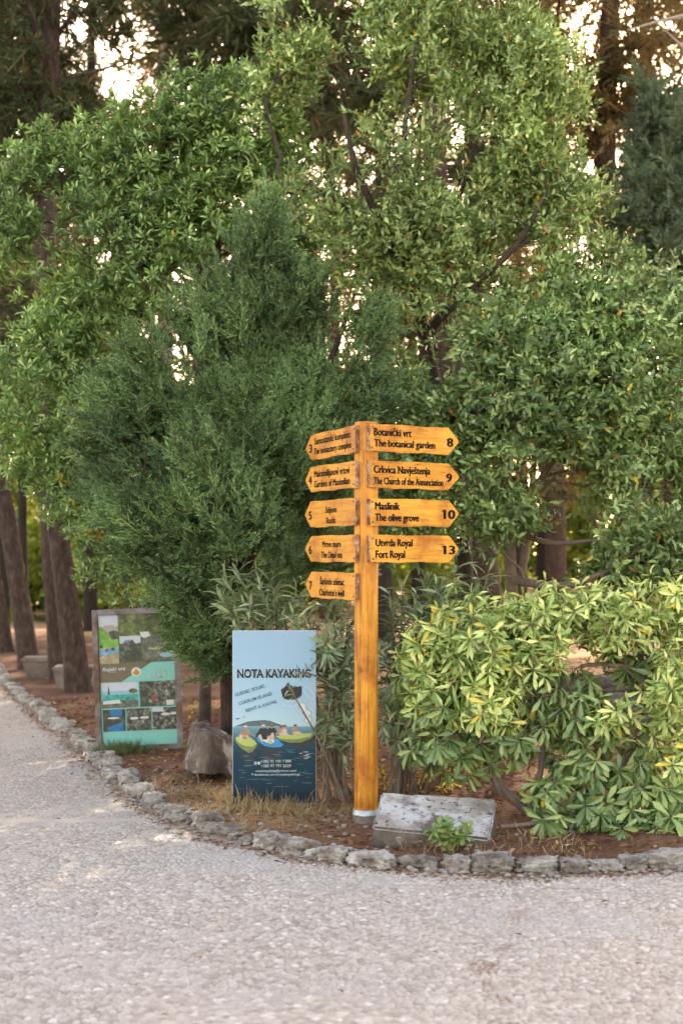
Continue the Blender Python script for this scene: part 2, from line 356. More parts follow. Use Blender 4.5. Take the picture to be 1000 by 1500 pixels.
def build_ground():
    ys = np.unique(np.concatenate([np.linspace(-20, 4, 14), np.arange(4, 7, .2), np.arange(7, 15.5, .042), np.arange(15.5, 40, .3), np.geomspace(40, 900, 40)]))
    xs = np.unique(np.concatenate([-np.geomspace(5.0, 420, 40), np.arange(-5, 5, .045), np.geomspace(5.0, 420, 40)]))
    X, Y = np.meshgrid(xs, ys)
    Z = gz(X, Y)
    V = np.stack([X.ravel(), Y.ravel(), Z.ravel()], 1)
    nx, ny = len(xs), len(ys)
    i = np.arange(nx * ny).reshape(ny, nx)
    q = np.stack([i[:-1, :-1], i[:-1, 1:], i[1:, 1:], i[1:, :-1]], -1).reshape(-1, 4)
    # dry, pale ground under the straw and on the open ground beyond the trees
    pt = V
    dry = np.exp(-(((V[:, 0] + .55) / .5) ** 2 + ((V[:, 1] - 8.9) / .9) ** 2)) * fbm(V * 2.5, 11) * 1.0
    dry = np.maximum(dry, sstep(13, 17, V[:, 1]) * sstep(-2.5, 1, V[:, 0]) * .9)
    dry = np.maximum(dry, sstep(26, 34, V[:, 1]) * .8)
    o = mesh_np('ground', V, q.ravel(), np.full(len(q), 4), M['ground'], smooth=True, attrs={'dry': np.clip(dry, 0, 1)})
    tag(o, kind='structure')
build_ground()

SOIL_LINE = np.array([(.88, 7.15), (.86, 6.75), (.80, 6.4), (.72, 6.1), (.60, 5.75), (.56, 5.4), (.60, 5.05), (.55, 4.6), (.5, 4.2)])
def seg_dist(x, y, line):
    d = np.full(x.shape, 1e9)
    for (ax, ay), (bx, by) in zip(line[:-1], line[1:]):
        vx, vy = bx - ax, by - ay
        t = np.clip(((x - ax) * vx + (y - ay) * vy) / (vx * vx + vy * vy), 0, 1)
        d = np.minimum(d, np.hypot(x - ax - t * vx, y - ay - t * vy))
    return d

def build_path():
    rows = [4.0]
    while rows[-1] < 30:
        y = rows[-1]; rows.append(y + (.0052 if y < 7.4 else .0052 + (y - 7.4) * .0035))
    rows = np.array(rows); nc = 860
    s = np.linspace(-1, 1, nc)
    Y, S = np.meshgrid(rows, s, indexing='ij')
    X = S * (.262 * Y + .60)
    x, y = X.ravel(), Y.ravel()
    keep_d = bed_d(x, y)
    q3 = np.stack([x, y, np.zeros_like(x)], 1)
    wx = x + .05 * (vnoise(q3 * 3.1, 1) - .5); wy = y + .05 * (vnoise(q3 * 3.1, 2) - .5)
    c = .032; cy = .026
    gy = np.floor(wy / cy); best = np.full(x.shape, 9.); second = best.copy(); bid = np.zeros_like(x)
    for dj in (-1, 0, 1):
        jj = gy + dj
        off = (jj % 2) * .5
        gx = np.floor(wx / c - off)
        for di in (-1, 0, 1):
            ii = gx + di
            h1 = hash3(ii, jj, jj * 0, 21); h2 = hash3(ii, jj, jj * 0, 22); h3 = hash3(ii, jj, jj * 0, 23)
            px = (ii + off + .5 + (h1 - .5) * .85) * c; py = (jj + .5 + (h2 - .5) * .85) * cy
            d = np.hypot((wx - px) * .92, (wy - py) * 1.1) / (c * (.80 + .45 * h3))
            nearer = d < best
            second = np.where(nearer, best, np.minimum(second, d)); bid = np.where(nearer, hash3(ii, jj, jj * 0, 24), bid); best = np.minimum(best, d)
    edge = np.clip((second - best) / .55, 0, 1)                 # 0 in the joints, 1 on the stone
    dome = np.sqrt(np.clip(edge, 0, 1)) * np.clip(1.1 - best * .55, 0, 1)
    worn = sstep(.50, .68, fbm(q3 * .85, 31))                   # patches where mortar covers the stones
    dline = seg_dist(x, y, SOIL_LINE) + .10 * (fbm(q3 * 4, 8) - .5)
    soil = .5 * np.clip(1 - dline / .075, 0, 1) * sstep(.47, .62, fbm(q3 * 5.0, 9))
    soil = np.maximum(soil, sstep(-.16, -.02, keep_d + .10 * (fbm(q3 * 6, 12) - .5)) * .85)
    soil = np.maximum(soil, .75 * sstep(.62, .72, fbm(q3 * 1.7 + 9, 14)) * sstep(.3, 1.1, x) * sstep(6.2, 5.2, y))
    strip_y = 8.72 + .10 * (x + 1.4) + .05 * (vnoise(q3 * 4, 41) - .5)
    strip = np.clip(1 - np.abs(y - strip_y) / .09, 0, 1) * sstep(-1.1, -1.25, x)
    fill = np.clip(.45 * worn + .85 * soil + 1.2 * strip, 0, .93)
    h = np.maximum(dome, 0)
    zz = .0115 * np.maximum(h - fill, 0) + .010 * fill + .010 * (fbm(q3 * .8, 15) - .5)
    hh = np.maximum(np.clip(h - np.clip(.8 * soil, 0, .9), 0, 1), np.maximum(strip, worn * .35))
    V = np.stack([x, y, zz], 1)
    nr = len(rows); i = np.arange(nr * nc).reshape(nr, nc)
    q = np.stack([i[:-1, :-1], i[:-1, 1:], i[1:, 1:], i[1:, :-1]], -1).reshape(-1, 4)
    q = q[keep_d[q].min(1) < .10]
    used = np.zeros(len(V), bool); used[q.ravel()] = True
    remap = np.cumsum(used) - 1
    V1 = V[used]; q = remap[q]
    bid, hh, soil2 = bid[used], hh[used], np.clip(soil, 0, 1)[used] * (1 - .5 * hh[used])
    strip2 = strip[used]
    bid = bid * (1 - strip2) + .7 * strip2
    # wide plain continuation of the same paving, a little lower, beyond the part the detail covers
    ys = np.concatenate([np.linspace(-20, 3.4, 13), np.arange(3.5, 14, .032), np.arange(14, 30, .12), np.geomspace(30, 600, 30)])
    xs = np.concatenate([-np.geomspace(60, 6, 20), np.arange(-5.97, 4, .036), np.geomspace(4.1, 60, 20)])
    X2, Y2 = np.meshgrid(xs, ys); d2 = bed_d(X2.ravel(), Y2.ravel())
    inside = (np.abs(X2) < .262 * Y2 + .55) & (Y2 > 4.1) & (Y2 < 29.5)
    rp = np.random.default_rng(8); n2r = X2.size
    V2 = np.stack([X2.ravel() + rp.uniform(-.012, .012, n2r), Y2.ravel() + rp.uniform(-.010, .010, n2r), np.where(inside.ravel(), -.03, .002 + rp.uniform(0, .008, n2r))], 1)
    i = np.arange(len(V2)).reshape(len(ys), len(xs))
    q2 = np.stack([i[:-1, :-1], i[:-1, 1:], i[1:, 1:], i[1:, :-1]], -1).reshape(-1, 4)
    q2 = q2[d2[q2].max(1) < .05]
    VV = np.vstack([V1, V2]); n1 = len(V1); n2 = len(V2)
    qq = np.vstack([q, q2 + n1])
    o = mesh_np('path', VV, qq.ravel(), np.full(len(qq), 4), M['path'], smooth=True,
                attrs={'pebble': np.r_[bid, rp.uniform(0, 1, n2)], 'height': np.r_[hh, rp.uniform(.1, .5, n2)], 'soil': np.r_[soil2, np.zeros(n2)]})
    tag(o, kind='structure')
build_path()

# ---------------------------------------------------------------- stones
def blob(bm, cx, size, rng, amp=.22, subdiv=3, freq=2.2, square=.45):
    """an irregular lump; square > 0 pushes it towards a block"""
    seed = Vector(rng.uniform(-50, 50, 3))
    g = bmesh.ops.create_icosphere(bm, subdivisions=subdiv, radius=1)
    sx, sy, sz = size
    for v in g['verts']:
        d = v.co.normalized()
        m = max(abs(d.x), abs(d.y), abs(d.z))
        k = 1 / m * square + 1 * (1 - square)
        p = d * k
        n = mnoise.fractal(p * freq + seed, .9, 2.1, 6) * amp + mnoise.noise(p * .9 + seed) * amp * .8
        n -= amp * .5 * max(0, mnoise.noise(p * 4.5 + seed)) 
        p = p * (1 + n)
        v.co = Vector((p.x * sx * .86, p.y * sy * .86, p.z * sz * .86)) + Vector(cx)

def kerb_stones():
    rng = np.random.default_rng(21)
    # walk along the kerb line
    pts = KERB[3:-2]
    seg = np.hypot(*np.diff(pts, axis=0).T); cum = np.r_[0, np.cumsum(seg)]
    s = 0; n = 0
    while s < cum[-1] - .1:
        x = float(np.interp(s, cum, pts[:, 0])); y = float(np.interp(s, cum, pts[:, 1]))
        px = x / y * F + 500
        ln = rng.uniform(.10, .27) if x > -.3 else rng.uniform(.09, .23)
        if y > 16: ln = rng.uniform(.3, .5)
        s2 = s + ln
        x2 = float(np.interp(s2, cum, pts[:, 0])); y2 = float(np.interp(s2, cum, pts[:, 1]))
        mx, my = (x + x2) / 2, (y + y2) / 2
        ang = math.atan2(y2 - y, x2 - x)
        pxm = mx / my * F + 500
        h = rng.uniform(.066, .104) if x > -.2 else rng.uniform(.062, .125)
        gap = 320 < pxm < 378
        if gap: h *= .62; ln *= .6
        s = s2 + rng.uniform(-.012, .012)
        if pxm < -330 or pxm > 1330: continue
        bm = bmesh.new()
        blob(bm, (0, 0, 0), (ln * .555, rng.uniform(.085, .12), h * .62), rng, amp=.27, subdiv=5 if my < 9 else 4 if my < 12 else 3, freq=2.3, square=.6 if x > -.2 else .42)
        o = obj_bm('kerb_stone', bm, M['stone'], smooth=True)
        nrm = Vector((-math.sin(ang), math.cos(ang), 0)) * rng.uniform(.02, .085)
        o.location = (mx + nrm.x, my + nrm.y, h * .36 + rng.uniform(-.012, .006))
        o.rotation_euler = (rng.uniform(-.08, .08), rng.uniform(-.08, .08), ang + rng.uniform(-.12, .12))
        if pxm < 105: lab = 'rough grey kerb stone edging the path beside the leaning pine trunks'
        elif pxm < 290: lab = 'lumpy grey kerb stone edging the path in front of the framed photo board'
        elif pxm < 380: lab = 'small sunken kerb stone at the broken stretch below the kayaking panel'
        elif pxm < 545: lab = 'mottled limestone kerb stone edging the path between kayaking panel and slab'
        elif pxm < 735: lab = 'mottled limestone kerb stone in the row directly before the white-stained slab'
        else: lab = 'mottled limestone kerb stone in the row under the yellow-green hedge'
        tag(o, lab, 'kerb stone', 'stones edging the path: ' + lab.split(' kerb stone ')[1])
        n += 1
kerb_stones()

def slab():
    # fallen dressed block, its top tilted towards the path
    bm = bmesh.new()
    Yf, Yb = 7.66, 8.02
    pts = [P(544, 1211, Yf), P(717, 1229, Yf - .02), P(727, 1170, Yb), P(558, 1160, Yb)]
    top = [Vector(p) for p in pts]
    bot = [Vector((p[0], p[1], .02)) for p in pts]
    bot[1].x -= .005
    vs = [bm.verts.new(p) for p in top + bot]
    for f in ((0, 1, 2, 3), (7, 6, 5, 4), (0, 4, 5, 1), (1, 5, 6, 2), (2, 6, 7, 3), (3, 7, 4, 0)): bm.faces.new([vs[k] for k in f])
    bmesh.ops.recalc_face_normals(bm, faces=bm.faces)
    bmesh.ops.bevel(bm, geom=list(bm.edges), offset=.012, segments=2, affect='EDGES')
    bmesh.ops.triangulate(bm, faces=bm.faces)
    for k in range(5):
        es = [e for e in bm.edges if e.calc_length() > .025]
        if es: bmesh.ops.subdivide_edges(bm, edges=es, cuts=1)
        bmesh.ops.triangulate(bm, faces=[f for f in bm.faces if len(f.verts) > 3])
    bm.normal_update()
    for v in bm.verts:
        n = mnoise.fractal(v.co * 9, 1, 2, 4) * .006 + mnoise.noise(v.co * 4) * .006
        pit = max(0, mnoise.noise(v.co * 38) - .35) * -.018
        v.co += v.normal * (n + pit)
    c = Vector((pts[0] + pts[2]) / 2); c.z = .02
    for v in bm.verts: v.co -= c
    o = obj_bm('stone_slab', bm, M['slab'], smooth=False); o.location = c
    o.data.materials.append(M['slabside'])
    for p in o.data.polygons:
        if p.normal.z < .55: p.material_index = 1  # all but the top gets the stone with shade painted in
    tag(o, 'fallen grey stone slab with white lichen-stained tilted top beside the foot of the signpost', 'stone slab')
slab()

def rock(name, label, pts, matk, disp=.012, seed=0):
    bm = bmesh.new()
    for p in pts: bm.verts.new(Vector(p))
    bmesh.ops.convex_hull(bm, input=bm.verts)
    bmesh.ops.bevel(bm, geom=list(bm.edges), offset=.012, segments=1, affect='EDGES')
    bmesh.ops.triangulate(bm, faces=bm.faces)
    for k in range(5):
        es = [e for e in bm.edges if e.calc_length() > .022]
        if es: bmesh.ops.subdivide_edges(bm, edges=es, cuts=1)
        bmesh.ops.triangulate(bm, faces=[f for f in bm.faces if len(f.verts) > 3])
    bm.normal_update()
    for v in bm.verts:
        v.co += v.normal * (mnoise.fractal(v.co * 8 + Vector((seed, 0, 0)), .8, 2.1, 6) * disp * 1.6 + mnoise.noise(v.co * 3) * disp - abs(mnoise.noise(v.co * Vector((14, 14, 3)))) * disp * 1.4)
    c = sum((Vector(p) for p in pts), Vector()) / len(pts); c.z = min(p[2] for p in pts)
    for v in bm.verts: v.co -= c
    o = obj_bm(name, bm, M[matk]); o.location = c
    return tag(o, label, 'rock')
rock('rock', 'angular brown-grey rock with a split face between the photo board and the kayaking panel',
     [P(283, 1058, 10.35), P(296, 1055, 10.6), P(333, 1073, 10.6), P(343, 1080, 10.25), P(291, 1073, 9.95), P(308, 1076, 9.9), P(270, 1122, 10.2), P(275, 1135, 9.9), P(303, 1136, 9.8), P(346, 1136, 9.95), P(348, 1130, 10.6), P(275, 1110, 10.7)], 'rock')
rock('rock', 'low pale rock leaning half hidden behind the kayaking panel',
     [P(336, 1112, 9.75), P(338, 1140, 9.65), P(372, 1140, 9.65), P(370, 1108, 9.8), P(345, 1106, 10), P(338, 1135, 10)], 'rock', seed=4)

# low wall of the terrace behind the hedge
def terrace_wall():
    root = empty('terrace_wall', (3.2, 12.95, .05), 'low grey stone terrace wall seen through the gap in the hedge', 'wall')
    rng = np.random.default_rng(5)
    bm = bmesh.new(); z = 0
    for row in range(4):
        x = -2.2 + rng.uniform(-.1, 0)
        while x < 6:
            l = rng.uniform(.14, .42)
            blob(bm, (x + l / 2, rng.uniform(-.02, .02), .06 + row * .12 + rng.uniform(-.012, .012)), (l * .60, .14, .085), rng, amp=.26, subdiv=3, freq=2.6, square=.7)
            x += l
    obj_bm('stone_course', bm, M['wallstone'], root, smooth=True)
terrace_wall()

# ---------------------------------------------------------------- foliage machinery
def template(kind):
    """leaf blade folded along its midrib: (verts (x across, y along, z up), loops, counts)"""
    if kind == 'laurel':      # pointed ellipse
        V = [(0, 0, 0), (0, .5, -.05), (0, 1, -.10), (-.42, .28, .03), (-.44, .62, .02), (.42, .28, .03), (.44, .62, .02)]
    elif kind == 'obovate':   # rounded end, broadest near the tip
        V = [(0, 0, 0), (0, .5, -.03), (0, 1, -.19), (-.25, .35, .05), (-.45, .76, -.05), (.25, .35, .05), (.45, .76, -.05)]
    elif kind == 'lance':
        V = [(0, 0, 0), (0, .5, -.02), (0, 1, -.14), (-.40, .30, .01), (-.38, .62, -.02), (.40, .30, .01), (.38, .62, -.02)]
    Lp = [0, 1, 4, 3, 1, 2, 4, 0, 5, 6, 1, 1, 6, 2]; C = [4, 3, 4, 3]
    return np.array(V), np.array(Lp), np.array(C)

def put_leaves(acc, p, axis, normal, length, width, kind, rng):
    """N leaves at once"""
    V, Lp, C = template(kind)
    N = len(p); axis = unit(axis)
    side = unit(np.cross(axis, normal)); up = np.cross(side, axis)
    length = np.broadcast_to(length, (N,)); width = np.broadcast_to(width, (N,))
    bend = rng.uniform(.3, 2.2, N)
    W = p[:, None, :] + axis[:, None, :] * (V[None, :, 1, None] * length[:, None, None]) \
        + side[:, None, :] * (V[None, :, 0, None] * width[:, None, None]) \
        + up[:, None, :] * (V[None, :, 2, None] * (length * bend)[:, None, None])
    k = len(V)
    acc.add(W.reshape(-1, 3), (Lp[None, :] + (np.arange(N) * k)[:, None]).ravel(), np.tile(C, N))

def frame(d):
    d = unit(d); h = np.where(np.abs(d[:, 2:3]) > .9, np.array([[1., 0, 0]]), np.array([[0, 0, 1.]]))
    a = unit(np.cross(d, h)); b = np.cross(d, a)
    return d, a, b

def rosettes(acc, p, d, n, L, Wd, rng, kind='obovate', ang=(35, 95), droop=0.0, up=0.0):
    d, a, b = frame(d); N = len(p)
    idx = np.arange(n)[None, :]; ph0 = rng.uniform(0, 6.28, (N, 1))
    ph = ph0 + idx * 2.4 + rng.normal(0, .2, (N, n))
    th = np.radians(ang[0] + (ang[1] - ang[0]) * (idx / max(n - 1, 1))) + rng.normal(0, .16, (N, n))
    rad = a[:, None] * np.cos(ph)[..., None] + b[:, None] * np.sin(ph)[..., None]
    ax = d[:, None] * np.cos(th)[..., None] + rad * np.sin(th)[..., None]
    ax[..., 2] += up - droop * (.25 + rng.uniform(0, .8, (N, 1)) + rng.uniform(0, .8, (N, n)))
    nr = d[:, None] * np.sin(th)[..., None] - rad * np.cos(th)[..., None] + rng.normal(0, .18, (N, n, 3))
    base = p[:, None] - d[:, None] * (idx[..., None] / n * .35 * L) + rad * .004
    ln = L * rng.uniform(.65, 1.15, (N, n))
    keep = rng.uniform(0, 1, (N, n)) > .08
    put_leaves(acc, base[keep], ax[keep], nr[keep], ln[keep], (ln * Wd / L)[keep] * rng.uniform(.85, 1.15, keep.sum()), kind, rng)

def twigs_with_leaves(acc, p, d, n, twig, L, Wd, rng, kind='laurel', ang=48, up=.1, droop=0):
    d, a, b = frame(d); N = len(p)
    t = (np.arange(n) + .5) / n
    ph = rng.uniform(0, 6.28, (N, 1)) + np.arange(n)[None, :] * 2.3 + rng.normal(0, .3, (N, n))
    th = np.radians(ang) * (1.25 - .75 * t[None, :]) + rng.normal(0, .22, (N, n))
    rad = a[:, None] * np.cos(ph)[..., None] + b[:, None] * np.sin(ph)[..., None]
    ax = d[:, None] * np.cos(th)[..., None] + rad * np.sin(th)[..., None]
    ax[..., 2] += up - droop * rng.uniform(.3, 1, (N, n))
    nr = d[:, None] * np.sin(th)[..., None] - rad * np.cos(th)[..., None] + rng.normal(0, .3, (N, n, 3))
    nr[..., 2] += .35
    tw = twig * rng.uniform(.7, 1.2, (N, 1))
    base = p[:, None] + d[:, None] * ((t[None, :] - .35) * tw)[..., None]
    ln = L * rng.uniform(.5, 1.2, (N, n)) * (1 - .25 * t[None, :] ** 3)
    keep = rng.uniform(0, 1, (N, n)) > .1
    put_leaves(acc, base[keep], ax[keep], nr[keep], ln[keep], (ln * Wd / L)[keep], kind, rng)

def plume_template(rng, n_side=16, sub=6, width=.02, spread=.42, flat=False):
    """feathery conifer spray of unit length: spikes as folded slivers"""
    S, D, Ls = [], [], []
    for k in range(n_side):
        t = .08 + .9 * k / n_side
        for r in range(2):
            ph = rng.uniform(0, 6.28)
            rad = np.array([math.cos(ph), math.sin(ph) * (.25 if flat else 1), 0])
            ang = R(rng.uniform(28, 52))
            dv = np.array([0, 0, math.cos(ang)]) + rad * math.sin(ang); dv /= np.linalg.norm(dv)
            ln = spread * (1.02 - t * .75) * rng.uniform(.6, 1.15)
            o = np.array([0, 0, t])
            S.append(o); D.append(dv); Ls.append(ln)
            for j in range(sub):
                tt = .2 + .8 * j / sub
                q = rng.normal(0, 1, 3); q -= q.dot(dv) * dv; q /= np.linalg.norm(q)
                d2 = dv * .8 + q * rng.uniform(.4, .75) + np.array([0, 0, .12]); d2 /= np.linalg.norm(d2)
                S.append(o + dv * ln * tt); D.append(d2); Ls.append(ln * rng.uniform(.22, .45))
    S.append(np.array([0, 0, .0])); D.append(np.array([0, 0, 1.])); Ls.append(1.08)
    S, D, Ls = np.array(S), np.array(D), np.array(Ls)
    return S, D, Ls, width

def put_plumes(acc, p, d, scale, tmpls, rng, wscale=1.0):
    d, a, b = frame(d); N = len(p)
    which = rng.integers(0, len(tmpls), N)
    for k, (S, D, Ls, width) in enumerate(tmpls):
        m = which == k
        if not m.any(): continue
        ph = rng.uniform(0, 6.28, m.sum())
        aa = a[m] * np.cos(ph)[:, None] + b[m] * np.sin(ph)[:, None]; bb = np.cross(d[m], aa)
        sc = np.broadcast_to(scale, (N,))[m]
        Rm = np.stack([aa, bb, d[m]], 1)                                  # rows: local axes
        o = p[m][:, None] + np.einsum('sk,nkj->nsj', S, Rm) * sc[:, None, None]
        dv = np.einsum('sk,nkj->nsj', D, Rm); ln = Ls[None] * sc[:, None]
        o = o.reshape(-1, 3); dv = dv.reshape(-1, 3); ln = ln.ravel()
        dv[:, 2] -= .06; dv = unit(dv)
        q = unit(np.cross(dv, rng.normal(0, 1, dv.shape)))
        wd = np.minimum(width * wscale * (.7 + .6 * rng.uniform(0, 1, len(o))), ln * .35)[:, None]
        c = np.cross(dv, q)
        m1 = o + dv * ln[:, None] * .45
        V = np.stack([o, m1 + q * wd * .5, o + dv * ln[:, None], m1 - q * wd * .5 + c * wd * .25], 1)
        n = len(o); i = np.arange(n)[:, None] * 4
        acc.add(V.reshape(-1, 3), (i + np.array([0, 1, 2, 0, 2, 3])).ravel(), np.full(2 * n, 3))

def sample_ell(ells, rng, thin=.36, seed=0, nf=1.3, shell=2.4):
    """points in a set of ellipsoids given in pixels + distance: (px, py, Y, rx_px, ry_px, depth_m, count)"""
    out, dirs = [], []
    for (px, py, Y, rx, ry, dz, cnt) in ells:
        c = P(px, py, Y); r = np.array([rx / F * Y, dz, ry / F * Y])
        n = int(cnt * 2.2)
        u = unit(rng.normal(0, 1, (n, 3))) * (rng.uniform(0, 1, (n, 1)) ** (1 / shell))
        p = c + u * r * (1 + .42 * rng.uniform(0, 1, (n, 1)) ** 3)
        k = .6 * fbm(p * nf, seed + 60, 2) + .4 * fbm(p * nf * 2.6, seed + 66, 2) > thin
        p = p[k][:cnt]; u = u[k][:cnt]
        out.append(p); dirs.append(u)
    return np.concatenate(out), np.concatenate(dirs)

def grow(chain, tips, rng, bias=.3, seg=.16, r_tip=.004, down=.5, chain_r=None, jit=.02, expo=2.3, rmax=None):
    """branch skeleton: each tip joins the cheapest node of what is there already"""
    pos, par, plen, fixed = [], [], [], []
    for ci, ch in enumerate(chain):
        ch = np.asarray(ch); last = -1
        if ci > 0:
            dd = np.linalg.norm(np.array(pos) - ch[0], axis=1); last = int(dd.argmin())
        L0 = plen[last] if last >= 0 else 0
        for k in range(len(ch)):
            if k == 0:
                pos.append(ch[0]); par.append(last); plen.append(L0); last = len(pos) - 1; continue
            n = max(1, int(np.linalg.norm(ch[k] - ch[k - 1]) / seg))
            for j in range(1, n + 1):
                q = ch[k - 1] + (ch[k] - ch[k - 1]) * j / n
                plen.append(plen[last] + np.linalg.norm(q - pos[last])); pos.append(q); par.append(last); last = len(pos) - 1
    nchain = len(pos)
    cap = nchain + len(tips) * 14
    A = np.zeros((cap, 3)); A[:nchain] = pos; PL = np.zeros(cap); PL[:nchain] = plen; PR = np.full(cap, -1); PR[:nchain] = par
    n = nchain
    base = A[:nchain]
    order = np.argsort([np.linalg.norm(base - t, axis=1).min() for t in tips])
    tipnode = np.zeros(len(tips), int)
    for ti in order:
        t = tips[ti]
        dv = A[:n] - t; d = np.linalg.norm(dv, axis=1)
        cost = d + bias * PL[:n] + down * np.maximum(0, dv[:, 2]) + (np.arange(n) < 2) * .5
        k = int(cost.argmin()); dist = d[k]
        pd = A[k] - A[PR[k]] if PR[k] >= 0 else np.array([0, 0, 1.])
        pd = pd / max(np.linalg.norm(pd), 1e-6)
        c = A[k] + pd * dist * .3 + (t - A[k]) * .25 + np.array([0, 0, -.06 * dist])
        m = min(12, max(1, int(dist / seg)))
        last = k
        for j in range(1, m + 1):
            s = j / m
            q = (1 - s) ** 2 * A[k] + 2 * s * (1 - s) * c + s * s * t
            if j < m: q = q + rng.normal(0, jit, 3)
            A[n] = q; PR[n] = last; PL[n] = PL[last] + np.linalg.norm(q - A[last]); last = n; n += 1
        tipnode[ti] = last
    A, PR = A[:n], PR[:n]
    acc = np.zeros(n); haschild = np.zeros(n, bool)
    haschild[PR[PR >= 0]] = True
    acc[~haschild] = r_tip ** expo
    for i in range(n - 1, 0, -1):
        if PR[i] >= 0: acc[PR[i]] += acc[i]
    r = acc ** (1 / expo)
    if rmax is not None: r = np.minimum(r, rmax)
    tdir = unit(A[tipnode] - A[np.maximum(PR[tipnode], 0)])
    return A, PR, r, nchain, tdir

def tubes(acc, A, PR, r, rng, start=1, minr=.0, sides=5):
    i = np.arange(start, len(A)); i = i[(PR[i] >= 0)]; i = i[r[i] > minr]
    p0, p1 = A[PR[i]], A[i]; r0 = np.minimum(r[PR[i]], r[i] * 1.35); r1 = r[i]
    d, a, b = frame(p1 - p0)
    ph = np.arange(sides) / sides * 2 * math.pi
    ring = a[:, None] * np.cos(ph)[None, :, None] + b[:, None] * np.sin(ph)[None, :, None]
    V = np.concatenate([p0[:, None] - d[:, None] * (r0 * .3)[:, None, None] + ring * r0[:, None, None], p1[:, None] + ring * r1[:, None, None]], 1)
    N = len(i); k = np.arange(sides); k2 = (k + 1) % sides
    q = np.stack([k, k2, k2 + sides, k + sides], 1).ravel()
    acc.add(V.reshape(-1, 3), (q[None] + (np.arange(N) * 2 * sides)[:, None]).ravel(), np.full(N * sides, 4))

def trunk_tube(acc, pts, radii, rng, sides=16, flare=0.0, lump=.08, step=.10):
    """smooth lumpy trunk along a polyline"""
    pts = np.asarray(pts, float); radii = np.asarray(radii, float)
    seg = np.linalg.norm(np.diff(pts, axis=0), axis=1); cum = np.r_[0, np.cumsum(seg)]
    n = max(4, int(cum[-1] / step)); s = np.linspace(0, cum[-1], n)
    C = np.stack([np.interp(s, cum, pts[:, k]) for k in range(3)], 1); Rr = np.interp(s, cum, radii)
    for _ in range(3):
        C[1:-1] = (C[:-2] + 2 * C[1:-1] + C[2:]) / 4
    Rr = Rr * (1 + flare * np.exp(-s / .22))
    d = unit(np.gradient(C, axis=0)); d, a, b = frame(d)
    a = unit(np.cross(d, np.array([[0, 1., 0]]) + 0 * d)); b = np.cross(d, a)
    ph = np.arange(sides) / sides * 2 * math.pi
    ring = a[:, None] * np.cos(ph)[None, :, None] + b[:, None] * np.sin(ph)[None, :, None]
    V = C[:, None] + ring * Rr[:, None, None]
    off = rng.uniform(0, 90, 3)
    nz = fbm((V * np.array([6, 6, 1.8])).reshape(-1, 3) + off, 5, 4).reshape(n, sides) - .5
    V = V + ring * (nz * 2 * lump * Rr[:, None])[..., None]
    i = np.arange(n * sides).reshape(n, sides); j = np.roll(i, -1, 1)
    q = np.stack([i[:-1], j[:-1], j[1:], i[1:]], -1).reshape(-1, 4)
    acc.add(V.reshape(-1, 3), q.ravel(), np.full(len(q), 4))
    acc.add(V[-1], np.arange(sides), [sides])

def ground_pt(px, py, Y=None):
    """ground point under a pixel"""
    if Y is None:
        Y = 1.52 * F / (py - HOR)
    x = (px - 500) / F * Y
    return np.array([x, Y, gz1(x, Y) - .03])

JUN = [plume_template(np.random.default_rng(100 + k), 13, 7, .0095, .36, flat=k % 2 == 0) for k in range(5)]
CON = [plume_template(np.random.default_rng(200 + k), 9, 3, .03, .42) for k in range(4)]
FARP = [plume_template(np.random.default_rng(300 + k), 7, 2, .05, .5) for k in range(4)]

